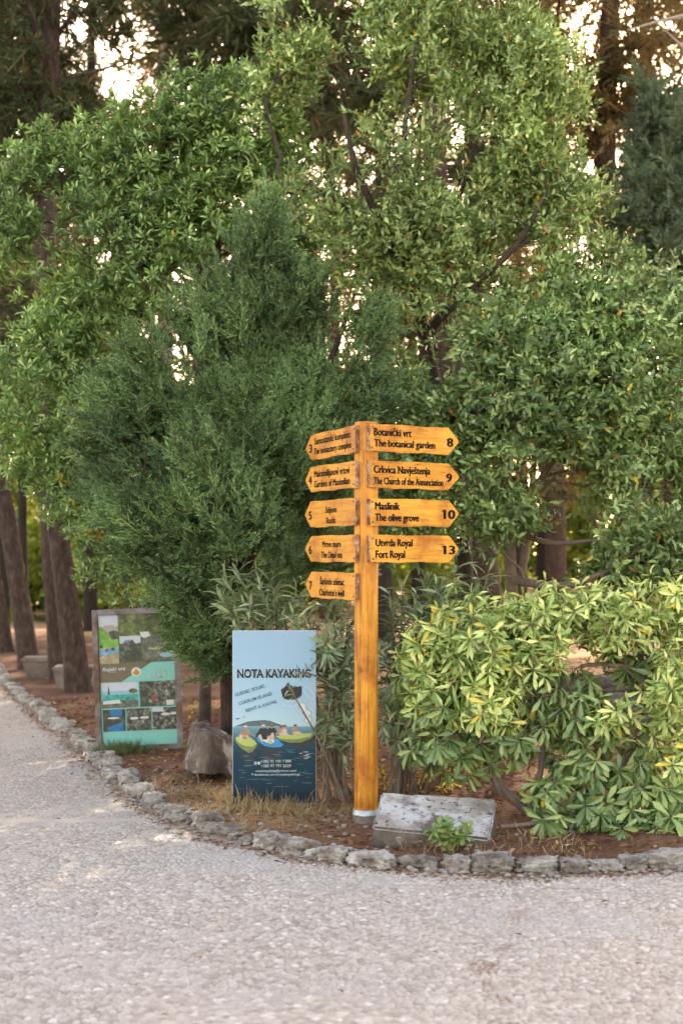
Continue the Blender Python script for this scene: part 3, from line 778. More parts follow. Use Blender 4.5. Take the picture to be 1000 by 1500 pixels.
# ---------------------------------------------------------------- lettering
def text_mesh(body, x0, x1, y0, cap, material, parent, name='lettering', extrude=.0006, bold=.0, shear=0, spacing=1.0, rot=0, heavy=0):
    """flat letters in the parent's XZ plane (facing -Y), fitted between x0 and x1, capitals 'cap' tall above y0"""
    cu = bpy.data.curves.new('t', 'FONT'); cu.body = body; cu.extrude = 0; cu.size = 1; cu.offset = bold; cu.shear = shear; cu.space_character = spacing
    cu.resolution_u = 4
    to = bpy.data.objects.new('t', cu); COL.objects.link(to)
    bpy.context.view_layer.update()
    dg = bpy.context.evaluated_depsgraph_get()
    me = bpy.data.meshes.new_from_object(to.evaluated_get(dg))
    bpy.data.objects.remove(to); bpy.data.curves.remove(cu)
    n = len(me.vertices); co = np.zeros(n * 3, np.float32); me.vertices.foreach_get('co', co); co = co.reshape(-1, 3)
    CAP = .729
    lo, hi = co[:, 0].min(), co[:, 0].max()
    X = (co[:, 0] - lo) / max(hi - lo, 1e-6) * (x1 - x0); Z = co[:, 1] / CAP * cap
    c, s = math.cos(rot), math.sin(rot)
    out = np.stack([x0 + X * c - Z * s, np.zeros(n), y0 + X * s + Z * c], 1).astype(np.float32)
    me.vertices.foreach_set('co', out.ravel()); me.update()
    bm = bmesh.new(); bm.from_mesh(me)
    if heavy:                                       # a second, slightly shifted copy makes the strokes heavier
        old = list(bm.verts) + list(bm.edges) + list(bm.faces); kx = cap * (x1 - x0) / max((hi - lo) * cap / CAP, 1e-6)
        for n_, (ox, oz) in enumerate(((heavy * kx, 0), (heavy * 2 * kx, 0), (heavy * kx, heavy * .45 * cap), (heavy * kx, -heavy * .45 * cap))):
            for v in bmesh.ops.duplicate(bm, geom=old)['geom']:
                if isinstance(v, bmesh.types.BMVert): v.co.x += ox; v.co.z += oz; v.co.y -= .00008 * (n_ + 1)
    if body[0] == '1':                              # the flag of the figure one
        q = [(x0 + .02 * cap, y0 + cap * .99), (x0 + .02 * cap, y0 + cap * .80), (x0 - .20 * cap, y0 + cap * .68), (x0 - .20 * cap, y0 + cap * .82)]
        bm.faces.new([bm.verts.new((px_, -.0002, pz_)) for px_, pz_ in q])
    bmesh.ops.remove_doubles(bm, verts=bm.verts, dist=1e-6)
    r = bmesh.ops.extrude_face_region(bm, geom=list(bm.faces))
    for v in [g for g in r['geom'] if isinstance(g, bmesh.types.BMVert)]: v.co.y -= extrude
    bmesh.ops.recalc_face_normals(bm, faces=bm.faces)
    bm.to_mesh(me); bm.free()
    me.materials.clear(); me.materials.append(material); me.name = name
    o = bpy.data.objects.new(name, me); COL.objects.link(o); o.parent = parent
    return o

def prism(name, outline, y0, y1, material, parent, bevel=0, segs=2):
    """outline in XZ, thickness from y0 (front, towards -Y) to y1"""
    bm = bmesh.new()
    f = [bm.verts.new((x, y0, z)) for x, z in outline]; k = [bm.verts.new((x, y1, z)) for x, z in outline]
    bm.faces.new(f); bm.faces.new(k[::-1]); n = len(f)
    for i in range(n): bm.faces.new((f[(i + 1) % n], f[i], k[i], k[(i + 1) % n]))
    bmesh.ops.recalc_face_normals(bm, faces=bm.faces)
    if bevel:
        bmesh.ops.bevel(bm, geom=list(bm.edges), offset=bevel, segments=segs, affect='EDGES', clamp_overlap=True)
    return obj_bm(name, bm, material, parent)

# ---------------------------------------------------------------- signpost
def signpost():
    YP = 8.33
    corner = P(532, 1200, YP)                    # nearest chamfer, middle
    sc = YP / F                                  # metres per pixel there
    ang = R(29.5)
    dr = np.array([math.cos(ang), math.sin(ang)]); dl = np.array([-math.sin(ang), math.cos(ang)])
    s, cf = .130, .036                           # square side, chamfer leg
    # the square's front corner lies a little before the chamfer's middle
    fc = np.array([corner[0], corner[1]]) - (dr + dl) * cf * .5
    base = np.array([fc[0] + (dr[0] + dl[0]) * s / 2, fc[1] + (dr[1] + dl[1]) * s / 2])
    zb = gz1(*base)
    root = empty('signpost', (base[0], base[1], zb), 'tall varnished wooden signpost with nine arrow boards pointing left and right', 'signpost')
    ztop = EYE + (HOR - 617) * sc - zb
    # post: square with chamfered corners
    def uv(u, v): return (fc + dr * u + dl * v - base)
    prof = [uv(cf, 0), uv(s - cf, 0), uv(s, cf), uv(s, s - cf), uv(s - cf, s), uv(cf, s), uv(0, s - cf), uv(0, cf)]
    bm = bmesh.new()
    zs = np.concatenate([np.linspace(-.02, ztop - .012, 40), [ztop]])
    rings = []
    for i, z in enumerate(zs):
        k = 1.0 if i < len(zs) - 1 else .93
        rings.append([bm.verts.new((p[0] * k + .0012 * mnoise.noise(Vector((p[0] * 20, z * 3, 1))), p[1] * k, z)) for p in prof])
    for a, b in zip(rings[:-1], rings[1:]):
        for j in range(8): bm.faces.new((a[j], a[(j + 1) % 8], b[(j + 1) % 8], b[j]))
    bm.faces.new(rings[-1]); bm.faces.new(rings[0][::-1])
    bmesh.ops.recalc_face_normals(bm, faces=bm.faces)
    es = [e for e in bm.edges if abs(e.verts[0].co.z - e.verts[1].co.z) > .02]
    bmesh.ops.bevel(bm, geom=es, offset=.004, segments=2, affect='EDGES')
    post = obj_bm('post', bm, M['post'], root)
    # drying cracks down the chamfer and the right face
    for (u, v, z0, z1, wd) in ((cf * .15, cf * .86, .05, ztop - .55, .0035), (cf + .004, -.0006, .05, 1.25, .003), (.030 + cf, -.0006, .9, 1.6, .002), (cf * .55, cf * .46, ztop - .26, ztop - .16, .004)):
        c = uv(u, v)
        bm = bmesh.new(); rng = np.random.default_rng(int(z1 * 100)); L_, R_ = [], []
        nrm = -(dr + dl) if u < cf else -dl
        tan = (dr - dl) / math.sqrt(2) if u < cf else dr
        nrm = nrm / np.linalg.norm(nrm)
        for k in range(26):
            z = z0 + (z1 - z0) * k / 25; wv = wd * math.sin(math.pi * min(max(k / 25, .02), .98)) ** .5 * rng.uniform(.3, 1); off = .0015 * math.sin(z * 6)
            q = c + nrm * .0015 + tan * off
            L_.append(bm.verts.new((*(q - tan * wv / 2), z))); R_.append(bm.verts.new((*(q + tan * wv / 2), z)))
        for k in range(25): bm.faces.new((L_[k], R_[k], R_[k + 1], L_[k + 1]))
        obj_bm('crack', bm, M['crack'], post)
    # foot collar
    bm = bmesh.new()
    pr = [(.079, -.03), (.079, .03), (.083, .034), (.083, .044), (.078, .048), (.078, .066), (.073, .069), (.060, .069)]
    n = 32; rg = [[bm.verts.new((r * math.cos(6.28318 * j / n), r * math.sin(6.28318 * j / n), z)) for j in range(n)] for r, z in pr]
    for a, b in zip(rg[:-1], rg[1:]):
        for j in range(n): bm.faces.new((a[j], a[(j + 1) % n], b[(j + 1) % n], b[j]))
    obj_bm('foot_collar', bm, M['steel'], root, smooth=True)

    L, TH = .635, .024
    #      side  z-top px  z-bottom px  text lines (string, x0, x1, base, cap)  number
    W0, Wt = 418., 945.
    def U(x, tip, left):
        return ((370. - x) / (370. - tip) if left else (x - 418.) / (tip - 418.)) * L
    boards = [
        ('r', 621, 661.5, 940, [('Botanički vrt', 445, 655, .585, .285), ('The botanical garden', 447, 793, .19, .27)], ('8', 865, 897, .30, .33), 0, 'board pointing right, numbered 8'),
        ('r', 674.5, 715, 957, [('Crkvica Navještenja', 445, 776, .555, .28), ('The Church of the Annunciation', 445, 855, .145, .26)], ('9', 875, 905, .30, .33), 0, 'board pointing right, numbered 9'),
        ('r', 730, 770.5, 950, [('Maslinik', 452, 592, .60, .28), ('The olive grove', 452, 704, .185, .28)], ('10', 853, 917, .30, .35), 0, 'board pointing right, numbered 10'),
        ('r', 783.5, 824, 943, [('Utvrda Royal', 455, 663, .59, .28), ('Fort Royal', 455, 620, .17, .28)], ('13', 848, 910, .31, .33), 0, 'board pointing right, numbered 13'),
        ('l', 622.5, 662.5, 65, [('Samostanski kompleks', 125, 338, .585, .27), ('The monastery complex', 120, 343, .20, .26)], ('3', 92, 109, .31, .34), 1.7, 'board pointing left and sagging, numbered 3'),
        ('l', 675, 714.5, 68, [('Maksimilijanovi vrtovi', 127, 333, .57, .27), ('Gardens of Maximilian', 127, 335, .165, .27)], ('4', 92, 110, .31, .34), .4, 'board pointing left, numbered 4'),
        ('l', 729, 769.5, 60, [('Stijene', 190, 257, .52, .25), ('Rocks', 195, 250, .12, .25)], ('5', 85, 102, .31, .33), .3, 'board pointing left, numbered 5'),
        ('l', 783, 823.5, 70, [('Mrtvo more', 177, 285, .555, .25), ('The Dead sea', 170, 292, .16, .25)], ('6', 95, 112, .31, .33), 0, 'board pointing left, numbered 6'),
        ('l', 839, 879.5, 42, [('Šarlotin zdenac', 143, 297, .53, .25), ("Charlotte's well", 140, 297, .11, .25)], ('7', 72, 88, .31, .33), -.4, 'board pointing left, numbered 7, lowest of all'),
    ]
    for bi, (side, pt, pb, tip, lines, num, tilt, lab) in enumerate(boards):
        rng = np.random.default_rng(40 + bi)
        left = side == 'l'
        H = (pb - pt) * sc * .995
        zc = EYE + (HOR - (pt + pb) / 2) * sc - zb
        d = dl if left else dr
        Lb = L * rng.uniform(.99, 1.01)
        # board frame: local X runs left to right as seen from the front, -Y is the front
        if left:
            o2 = fc + dl * (cf - .006); e = -dl; nrm = -dr
            org = o2 + nrm * .0
        else:
            o2 = fc + dr * (cf - .006); e = dr; nrm = -dl
            org = o2
        pos = org - base + nrm * 0.001
        rotz = math.atan2(e[1], e[0])
        b = bpy.data.objects.new('sign_board', None)
        # outline: u from 0 at the post; left boards run to negative X
        sg = -1 if left else 1
        hh = H / 2; ins = .078 * rng.uniform(.95, 1.08)
        out = [(0, -hh)]
        nseg = 14
        ph = rng.uniform(0, 6)
        lo = [(u, -hh + .0028 * math.sin(u * 22 + ph) + .0015 * math.sin(u * 55 + ph * 2)) for u in np.linspace(0, Lb - ins, nseg)]
        hi = [(u, hh + .0018 * math.sin(u * 17 + ph * 3) + .001 * math.sin(u * 60 + ph)) for u in np.linspace(Lb - ins, 0, nseg)]
        outl = lo + [(Lb - .006, -.006), (Lb - .006, .006)] + hi
        outl = [(sg * u, z) for u, z in outl]
        ob = prism('sign_board', outl, -TH, 0, M['board'], root, bevel=.003)
        ob.location = (pos[0], pos[1], zc); ob.rotation_euler = (0, R(tilt) * (-1 if left else 1), rotz)
        ob['label'] = lab
        def place(strs, x0, x1, base_v, cap, nm):
            if left:
                a, c = -U(x0, tip, True), -U(x1, tip, True)
            else:
                a, c = U(x0, tip, False), U(x1, tip, False)
            t = text_mesh(strs, a, c, -hh + base_v * H, cap * H, M['ink'], ob, nm, bold=0, heavy=.05 if left else .07)
            t.location = (0, -TH - .0006, 0)
        for ln in lines: place(*ln, 'lettering')
        place(*num, 'number')
        for zz in (-hh + .022, hh - .020):
            bm = bmesh.new(); bmesh.ops.create_cone(bm, cap_ends=True, segments=12, radius1=.0075, radius2=.0055, depth=.004)
            for v in bm.verts: v.co = Vector((v.co.x, -v.co.z, v.co.y))
            so = obj_bm('screw', bm, M['screw'], ob); so.location = (sg * rng.uniform(.022, .032), -TH - .002, zz)
        # flaking end of the board by the post: irregular worn strip, front and end grain
        bm = bmesh.new()
        zl = np.linspace(-hh + .004, hh - .004, 18); wv = .002 + .012 * np.array([fbm(np.array([[z * 40, bi * 7.1, 0]]), 3)[0] for z in zl])
        a = [bm.verts.new((sg * .0, -TH - .0012, z)) for z in zl]; c = [bm.verts.new((sg * w_, -TH - .0012, z)) for z, w_ in zip(zl, wv)]
        e0 = [bm.verts.new((-sg * .0012, -TH - .0012, z)) for z in zl]; e1 = [bm.verts.new((-sg * .0012, -.002, z)) for z in zl]
        for k in range(17):
            bm.faces.new((a[k], c[k], c[k + 1], a[k + 1])); bm.faces.new((e0[k], a[k], a[k + 1], e0[k + 1])); bm.faces.new((e1[k], e0[k], e0[k + 1], e1[k + 1]))
        bmesh.ops.recalc_face_normals(bm, faces=bm.faces)
        obj_bm('worn_end', bm, M['endwear'], ob)
M['crack'] = plain('dark crack', (.05, .022, .01), rough=.9, spec=.1)
signpost()

# ---------------------------------------------------------------- flat prints
def flat(name, pts, y, material, parent, thick=.0006):
    """a flat printed patch: outline in XZ, front at y"""
    bm = bmesh.new()
    f = [bm.verts.new((x, y, z)) for x, z in pts]
    bm.faces.new(f)
    bmesh.ops.triangulate(bm, faces=bm.faces)
    for fc_ in bm.faces:
        fc_.normal_update()
        if fc_.normal.y > 0: fc_.normal_flip()
    return obj_bm(name, bm, material, parent)

def ell(cx, cz, rx, rz, n=20, a0=0, a1=360, rot=0):
    o = []
    for k in range(n):
        a = R(a0 + (a1 - a0) * k / (n - (0 if a1 - a0 == 360 else 1)))
        x, z = rx * math.cos(a), rz * math.sin(a); c, s = math.cos(rot), math.sin(rot)
        o.append((cx + x * c - z * s, cz + x * s + z * c))
    return o

def grad_print(name, stops, axis=2, h=1.0, noise=None, rough=.35):
    """printed picture: colour by height on the sheet (object space), with printed cloud or ripple shapes"""
    def b(t, N, L):
        tc = N('TexCoord'); sx = N('SeparateXYZ'); L(tc.outputs['Object'], sx.inputs[0])
        mu = N('Math', operation='DIVIDE', i_1=h); L(sx.outputs[axis], mu.inputs[0])
        rp = ramp(t, stops); L(mu.outputs[0], rp.inputs[0]); col = rp.outputs[0]
        for (st, scale, lo, hi, c, amt) in (noise or []):
            mp = N('Mapping'); mp.inputs['Scale'].default_value = st; L(tc.outputs['Object'], mp.inputs[0])
            nz = N('TexNoise', i_Scale=scale, i_Detail=5.0); L(mp.outputs[0], nz.inputs['Vector'])
            r2 = ramp(t, [(lo, (0, 0, 0)), (hi, (amt,) * 3)]); L(nz.outputs[0], r2.inputs[0])
            mx = mixc(t, 'MIX', 0, b=c); L(r2.outputs[0], mx.inputs[0]); L(col, mx.inputs[6]); col = mx.outputs[2]
        bs = N('BsdfPrincipled', i_Roughness=.6); bs.inputs['Specular IOR Level'].default_value = .2; L(col, bs.inputs['Base Color'])
        o = N('OutputMaterial'); L(bs.outputs[0], o.inputs[0])
    return mat(name, b)

def kayak_panel():
    Yk = 8.85; sc = Yk / F
    W, H = 122.5 * sc, 254 * sc
    bl = P(340.5, 1176, Yk)
    bl[2] = EYE + (HOR - 1178) * sc
    root = empty('kayaking_panel', bl, 'tall blue printed panel advertising NOTA KAYAKING with kayaks on dark water', 'sign panel')
    root.rotation_euler = (R(-1.5), 0, R(3))
    S = W / 655.                                   # metres per pixel of the enlarged photograph (panel 655 x 1360)
    def X(x): return (x - 50) * S
    def Z(y): return H - (y - 78) * S * (H / (1362 * S))
    bm = bmesh.new(); bmesh.ops.create_cube(bm, size=1)
    for v in bm.verts: v.co = Vector(((v.co.x + .5) * W, (v.co.y + .5) * .012, (v.co.z + .5) * H))
    bmesh.ops.bevel(bm, geom=list(bm.edges), offset=.0015, segments=1, affect='EDGES')
    edge = obj_bm('panel', bm, M['white_edge'], root)
    zs = Z(832) / H
    m_sky = grad_print('printed sky and sea', [(0, (.006, .018, .030)), (.10, (.008, .028, .047)), (.30, (.009, .040, .066)), (.36, (.020, .075, .11)), (zs - .005, (.12, .26, .32)), (zs + .001, (.37, .50, .56)), (.55, (.31, .46, .57)), (.80, (.26, .40, .53)), (1, (.25, .37, .50))],
                       h=H, noise=[((3.2, 1, 5), 1.6, .54, .74, (.47, .53, .60), .0)])
    flat('printed_picture', [(.002, .002), (W - .002, .002), (W - .002, H - .002), (.002, H - .002)], -.0005, m_sky, root)
    cl = plain('printed cloud', (0.42, 0.504, 0.588), var=.06, scale=14); cl2 = plain('printed bright cloud', (0.462, 0.525, 0.595), var=.05, scale=20)
    m_hill = plain('printed headland', (0.07, 0.108, 0.115), var=.25, scale=40)
    m_green = plain('printed yellow-green hull', (0.322, 0.392, 0.091), var=.1); m_greend = plain('printed hull side', (0.14, 0.175, 0.07), var=.2)
    m_blue = plain('printed blue hull', (0.021, 0.21, 0.434), var=.15); m_shade = plain('printed dark water', (0.008, 0.021, 0.032), var=.2)
    m_skin = plain('printed skin', (0.294, 0.175, 0.119), var=.2); m_pale = plain('printed pale skin', (0.434, 0.336, 0.28), var=.1); m_black = plain('printed black clothes', (0.01, 0.012, 0.014)); m_cap = plain('printed white cap', (0.525, 0.525, 0.518))
    m_line = plain('printed white line', (0.518, 0.56, 0.588)); m_ripple = plain('printed ripple', (0.07, 0.133, 0.175), var=.2); m_hair = plain('printed dark hair', (0.042, 0.028, 0.021))
    m_txt = plain('printed navy lettering', (0.008, 0.018, 0.028)); m_sub = plain('printed slate lettering', (0.07, 0.14, 0.189)); m_wt = plain('printed white lettering', (0.504, 0.532, 0.546))
    yl = [-.0008]
    def fl(name, pts, m, parent=root):
        yl[0] -= .00006
        return flat(name, [(X(a), Z(b)) for a, b in pts], yl[0], m, parent)
    rng = np.random.default_rng(3)
    def join_flats(name, polys, m):
        yl[0] -= .00006
        bm = bmesh.new()
        for k, pts in enumerate(polys):
            f = bm.faces.new([bm.verts.new((X(a), yl[0] - .00001 * k, Z(b))) for a, b in pts]); f.normal_update()
            if f.normal.y > 0: f.normal_flip()
        bmesh.ops.triangulate(bm, faces=bm.faces)
        return obj_bm(name, bm, m, root)
    fl('printed_headland', [(62, 832), (110, 815), (160, 796), (210, 788), (250, 791), (300, 782), (345, 789), (390, 806), (430, 822), (470, 832)], m_hill)
    # water marks
    join_flats('printed_ripple', [ell(rng.uniform(110, 660), rng.uniform(1000, 1330), rng.uniform(15, 60), rng.uniform(1.2, 2.6), 10) for k in range(46)], m_ripple)['kind'] = 'stuff'
    join_flats('printed_reflection', [[(85, 985), (160, 1035), (245, 990), (235, 1060), (175, 1140), (120, 1080)], [(265, 960), (345, 990), (440, 985), (430, 1090), (330, 1110), (270, 1030)], [(410, 930), (700, 905), (700, 985), (600, 1010), (470, 985)]], m_shade)
    join_flats('printed_buoy_reflection', [ell(620, 1062, 46, 42), ], m_shade)
    join_flats('printed_glints', [ell(rng.uniform(585, 655), 1035 + k * 10, rng.uniform(8, 22), 2.2, 8) for k in range(6)], m_wt)['kind'] = 'stuff'
    # boats
    fl('printed_kayak', [(72, 925), (80, 960), (120, 1005), (180, 1040), (205, 1030), (240, 985), (242, 965), (190, 925), (130, 905)], m_greend)
    fl('printed_kayak', [(72, 920), (85, 950), (130, 980), (200, 992), (242, 968), (225, 945), (185, 915), (110, 900)], m_green)
    fl('printed_kayak', [(385, 905), (420, 940), (500, 962), (590, 960), (660, 930), (705, 893), (600, 905), (470, 910)], m_greend)
    fl('printed_kayak', [(385, 908), (430, 930), (540, 935), (640, 918), (706, 890), (650, 886), (560, 896), (430, 905)], m_green)
    fl('printed_kayak', [(235, 910), (250, 950), (300, 985), (370, 998), (430, 995), (447, 975), (400, 930), (340, 915), (290, 905)], m_blue)
    fl('printed_cockpit', [(255, 905), (270, 935), (320, 960), (370, 965), (380, 945), (345, 915)], m_cap)
    # paddlers
    def person(cx, top, shoulder, hip, wd, m_body, legs, cap_m, arms):
        hw = wd / 2
        for a in arms: fl('printed_arm', a, m_body)
        fl('printed_torso', [(cx - hw, shoulder + 12), (cx - hw * .6, shoulder), (cx + hw * .6, shoulder), (cx + hw, shoulder + 12), (cx + hw * .8, hip), (cx - hw * .8, hip)], m_body)
        for lg in legs: fl('printed_leg', lg, m_pale)
        fl('printed_head', ell(cx, top + 26, 13, 17), m_skin)
        fl('printed_cap', ell(cx, top + 17, 16, 12, 14, 0, 180) + [(cx - 17, top + 19), (cx + 17, top + 19)][::1], cap_m)
    person(152, 808, 852, 930, 58, m_skin, [[(105, 895), (128, 898), (130, 940), (112, 945)], [(160, 900), (182, 915), (178, 935), (150, 905)]], m_cap, [[(178, 858), (190, 872), (232, 908), (226, 916), (176, 884)], [(124, 862), (100, 900), (92, 915), (104, 915), (132, 884)]])
    person(358, 806, 842, 915, 62, m_black, [[(345, 890), (372, 880), (380, 930), (350, 915)]], m_hair, [[(378, 848), (392, 868), (408, 885), (395, 890), (372, 870)]])
    person(292, 802, 846, 935, 74, m_black, [[(250, 905), (270, 890), (292, 950), (276, 952)], [(318, 915), (372, 890), (376, 915), (350, 945)]], m_cap, [[(262, 858), (240, 890), (228, 915), (240, 918), (272, 884)], [(318, 858), (345, 890), (360, 900), (350, 905), (316, 884)]])
    person(430, 812, 848, 900, 42, m_skin, [[(410, 885), (440, 880), (490, 902), (420, 905)]], m_hair, [[(414, 858), (395, 880), (384, 892), (396, 896), (420, 874)]])
    person(458, 808, 850, 905, 40, m_pale, [[(440, 890), (480, 885), (505, 905), (450, 908)]], m_hair, [])
    person(541, 804, 846, 895, 56, m_skin, [[(520, 880), (570, 872), (605, 893), (530, 898)]], m_hair, [[(562, 852), (580, 880), (590, 892), (578, 894), (556, 868)]])
    fl('printed_paddle', ell(345, 955, 20, 14, 12, rot=.3), plain('printed paddle', (0.434, 0.364, 0.154)))
    # emblem: dark star with white island outlines
    fl('printed_emblem', [(428, 545), (462, 520), (484, 486), (512, 515), (560, 522), (592, 514), (580, 552), (592, 585), (572, 610), (530, 622), (480, 622), (448, 612), (446, 575)], m_black)
    fl('printed_map', [(568, 655), (600, 642), (622, 668), (625, 695), (660, 715), (668, 742), (645, 752), (672, 770), (668, 800), (632, 808), (612, 792), (622, 764), (600, 728), (575, 705)], m_cap)
    def loop_line(pts, wd, m, name):
        pts = np.array(pts, float); n = len(pts); d = unit(np.roll(pts, -1, 0) - np.roll(pts, 1, 0)); nn = np.stack([-d[:, 1], d[:, 0]], 1)
        join_flats(name, [[tuple(pts[k] - nn[k] * wd), tuple(pts[(k + 1) % n] - nn[(k + 1) % n] * wd), tuple(pts[(k + 1) % n] + nn[(k + 1) % n] * wd), tuple(pts[k] + nn[k] * wd)] for k in range(n)], m)
    loop_line(ell(650, 575, 26, 56, 26, rot=-.6), 2.2, m_line, 'printed_outline')
    loop_line(ell(505, 655, 54, 22, 26), 2.0, m_line, 'printed_outline')
    loop_line(ell(640, 640, 20, 40, 20, rot=.25), 2.0, m_line, 'printed_outline')
    loop_line([(568, 655), (600, 642), (622, 668), (625, 695), (660, 715), (668, 742), (645, 752), (672, 770), (668, 800), (632, 808), (612, 792), (622, 764), (600, 728), (575, 705)], 1.6, m_sub, 'printed_outline')
    fl('printed_gull', [(74, 764), (86, 770), (104, 764), (103, 771), (88, 776), (76, 771)], m_txt)
    fl('printed_gull', [(134, 748), (139, 756), (140, 768), (136, 764)], m_txt)
    fl('printed_badge', ell(230, 1120, 13, 14), plain('printed violet badge', (0.294, 0.28, 0.434))); fl('printed_badge', ell(257, 1120, 12, 13), plain('printed green badge', (0.385, 0.462, 0.364)))
    fl('printed_badge', ell(205, 1206, 6, 9), plain('printed blue badge', (0.07, 0.35, 0.504)))
    def tx(body, x0, x1, base, cap, m, bold=.02, rot=0, dy=0, name='lettering', sp=1.0):
        t = text_mesh(body, X(x0), X(x0) + (x1 - x0) * S, Z(base), cap * S, m, root, name, bold=bold, rot=rot, extrude=.0002, spacing=sp)
        t.location = (0, yl[0] - .0012 + dy, 0)
    tx('NOTA KAYAKING', 95, 672, 441, 64, m_line, bold=.03)
    tx('NOTA KAYAKING', 88, 665, 446, 66, m_txt, bold=.035, dy=-.0005)
    a = R(17)
    tx('GUIDED TOURS', 72, 315, 596, 27, m_sub, .01, a); tx('LOKRUM ISLAND', 105, 375, 663, 27, m_sub, .01, a); tx('RENT A KAYAK', 158, 412, 720, 27, m_sub, .01, a)
    tx('+385 93 193 7 000', 272, 508, 1116, 22, m_wt, .01); tx('+385 97 791 2529', 272, 508, 1152, 22, m_wt, .01)
    tx('notakayaking@yahoo.com', 232, 550, 1188, 17, m_wt, .008); tx('facebook.com/notakayaking/', 220, 578, 1217, 17, m_wt, .008)
M['white_edge'] = plain('panel edge', (.58, .62, .65), var=.04)
kayak_panel()

def photo_board():
    Yb = 11.6; sc = Yb / F
    # corners of the board in the photograph: it leans a little to the left
    W, H = 126 * sc, 208 * sc
    bl = P(143, 1096, Yb); bl[2] = gz1(bl[0], bl[1]) - .01
    root = empty('photo_board', bl, 'framed photo collage board with turquoise base leaning by the path edge, half hidden by juniper', 'sign board')
    root.rotation_euler = (R(-2), R(-2.4), R(2))
    fw = .046
    def bar(outl, nm='frame_rail'): prism(nm, outl, -.045, .0, M['framewood'], root, bevel=.004)
    bar([(0, 0), (fw, 0.0), (fw, H), (0, H)], 'frame_post'); bar([(W - fw, 0), (W, 0), (W, H), (W - fw, H)], 'frame_post')
    bar([(fw, H - fw), (W - fw, H - fw), (W - fw, H), (fw, H)]); bar([(fw, .0), (W - fw, .0), (W - fw, .045), (fw, .045)])
    tq = plain('printed turquoise', (0.147, 0.42, 0.385), var=.03, rough=.35); br = plain('printed brown', (0.095, 0.073, 0.043), var=.04, rough=.35)
    x0, x1, z0, z1 = fw, W - fw, .045, H - fw
    prism('print_sheet', [(x0, z0), (x1, z0), (x1, z1), (x0, z1)], -.020, -.006, tq, root)
    S_x = (x1 - x0) / 690.; S_z = (z1 - z0) / 1235.
    def X(x): return x0 + (x - 180) * S_x
    def Z(y): return z1 - (y - 140) * S_z
    yl = [-.0204]
    def fl(name, pts, m):
        yl[0] -= .00012; return flat(name, [(min(max(X(a), x0), x1), Z(b)) for a, b in pts], yl[0], m, root)
    def rect(a, b, c, d): return [(a, d), (c, d), (c, b), (a, b)]
    def photo(nm, stops, scale=14, seed=0, spots=None):
        stops = [(p, tuple(.62 * v for v in q)) for p, q in stops]
        return rough_mat(nm, stops, scale=scale, detail=4, bump=0, rough=.35, random=False, stretch=(1, 1, 1), spots=spots)
    trees = photo('printed dark trees', [(.3, (.010, .018, .012)), (.5, (.035, .060, .035)), (.62, (.09, .12, .09)), (.75, (.30, .33, .30))], 22)
    cafe = photo('printed terrace', [(.3, (.02, .03, .03)), (.45, (.10, .14, .12)), (.6, (.22, .20, .15)), (.75, (.45, .46, .44))], 26)
    garden = photo('printed garden', [(.3, (.02, .03, .012)), (.5, (.08, .12, .035)), (.65, (.22, .30, .08)), (.8, (.40, .34, .2))], 16)
    cafe2 = photo('printed woodland terrace', [(.36, (.012, .016, .016)), (.5, (.07, .085, .07)), (.58, (.20, .21, .18)), (.70, (.55, .56, .56))], 30)
    skyp = plain('printed pale sky', (0.42, 0.462, 0.532), var=.08, scale=8); lawn = plain('printed lawn', (0.119, 0.294, 0.042), var=.4, scale=22); pool = plain('printed blue table', (0.14, 0.294, 0.462), var=.4, scale=16)
    deck = plain('printed deck', (0.266, 0.238, 0.14), var=.4, scale=22); sea = plain('printed sea', (0.21, 0.392, 0.462), var=.1, scale=10); teal = plain('printed teal chairs', (0.035, 0.266, 0.252), var=.5, scale=34)
    blue = plain('printed deep blue', (0.01, 0.119, 0.294), var=.3, scale=12); red = plain('printed red', (0.28, 0.028, 0.035)); wht = plain('printed white', (0.504, 0.518, 0.525), var=.1, scale=20); roof = plain('printed roof', (0.315, 0.28, 0.231), var=.15)
    fl('photo', rect(180, 140, 870, 600), garden)
    fl('photo', rect(182, 142, 362, 600), deck)
    fl('photo_detail', rect(182, 142, 362, 250), skyp); fl('photo_detail', [(200, 262), (240, 238), (310, 236), (362, 270), (362, 300), (210, 290)], roof)
    fl('photo_detail', [(182, 250), (215, 262), (250, 320), (300, 360), (362, 300), (362, 440), (182, 450)], lawn)
    fl('photo_detail', [(270, 300), (320, 285), (362, 300), (362, 370), (300, 372)], trees)
    fl('photo_detail', [(182, 470), (362, 445), (362, 490), (240, 520), (182, 505)], pool)
    fl('photo_detail', ell(205, 435, 16, 18), trees); fl('photo_detail', ell(250, 470, 14, 18), trees); fl('photo_detail', ell(310, 462, 18, 16), trees)
    fl('photo_detail', [(182, 545), (225, 525), (225, 535), (182, 556)], wht)
    fl('photo', rect(372, 345, 566, 590), trees); fl('photo_detail', [(372, 345), (566, 345), (566, 410), (520, 420), (490, 380), (460, 395), (430, 380), (390, 420), (372, 410)], skyp)
    fl('photo', rect(580, 345, 870, 590), cafe); fl('photo_detail', [(560, 310), (640, 310), (660, 350), (600, 372), (570, 350)], wht); fl('photo_detail', ell(800, 535, 65, 24), sea); fl('photo_detail', ell(700, 470, 70, 16), roof)
    fl('banner', [(180, 775), (380, 775), (660, 600), (180, 600)], br)
    fl('banner', [(380, 772), (870, 772), (870, 600), (662, 600)], tq)
    fl('badge', ell(515, 686, 45, 44, 28), wht)
    og = plain('printed orange arrow', (0.434, 0.231, 0.014))
    fl('arrow', [(515, 652), (548, 692), (534, 698), (526, 688), (526, 718), (504, 718), (504, 688), (496, 698), (482, 692)], og)
    fl('photo', rect(188, 780, 525, 1018), sea); fl('photo_detail', rect(188, 780, 525, 858), skyp)
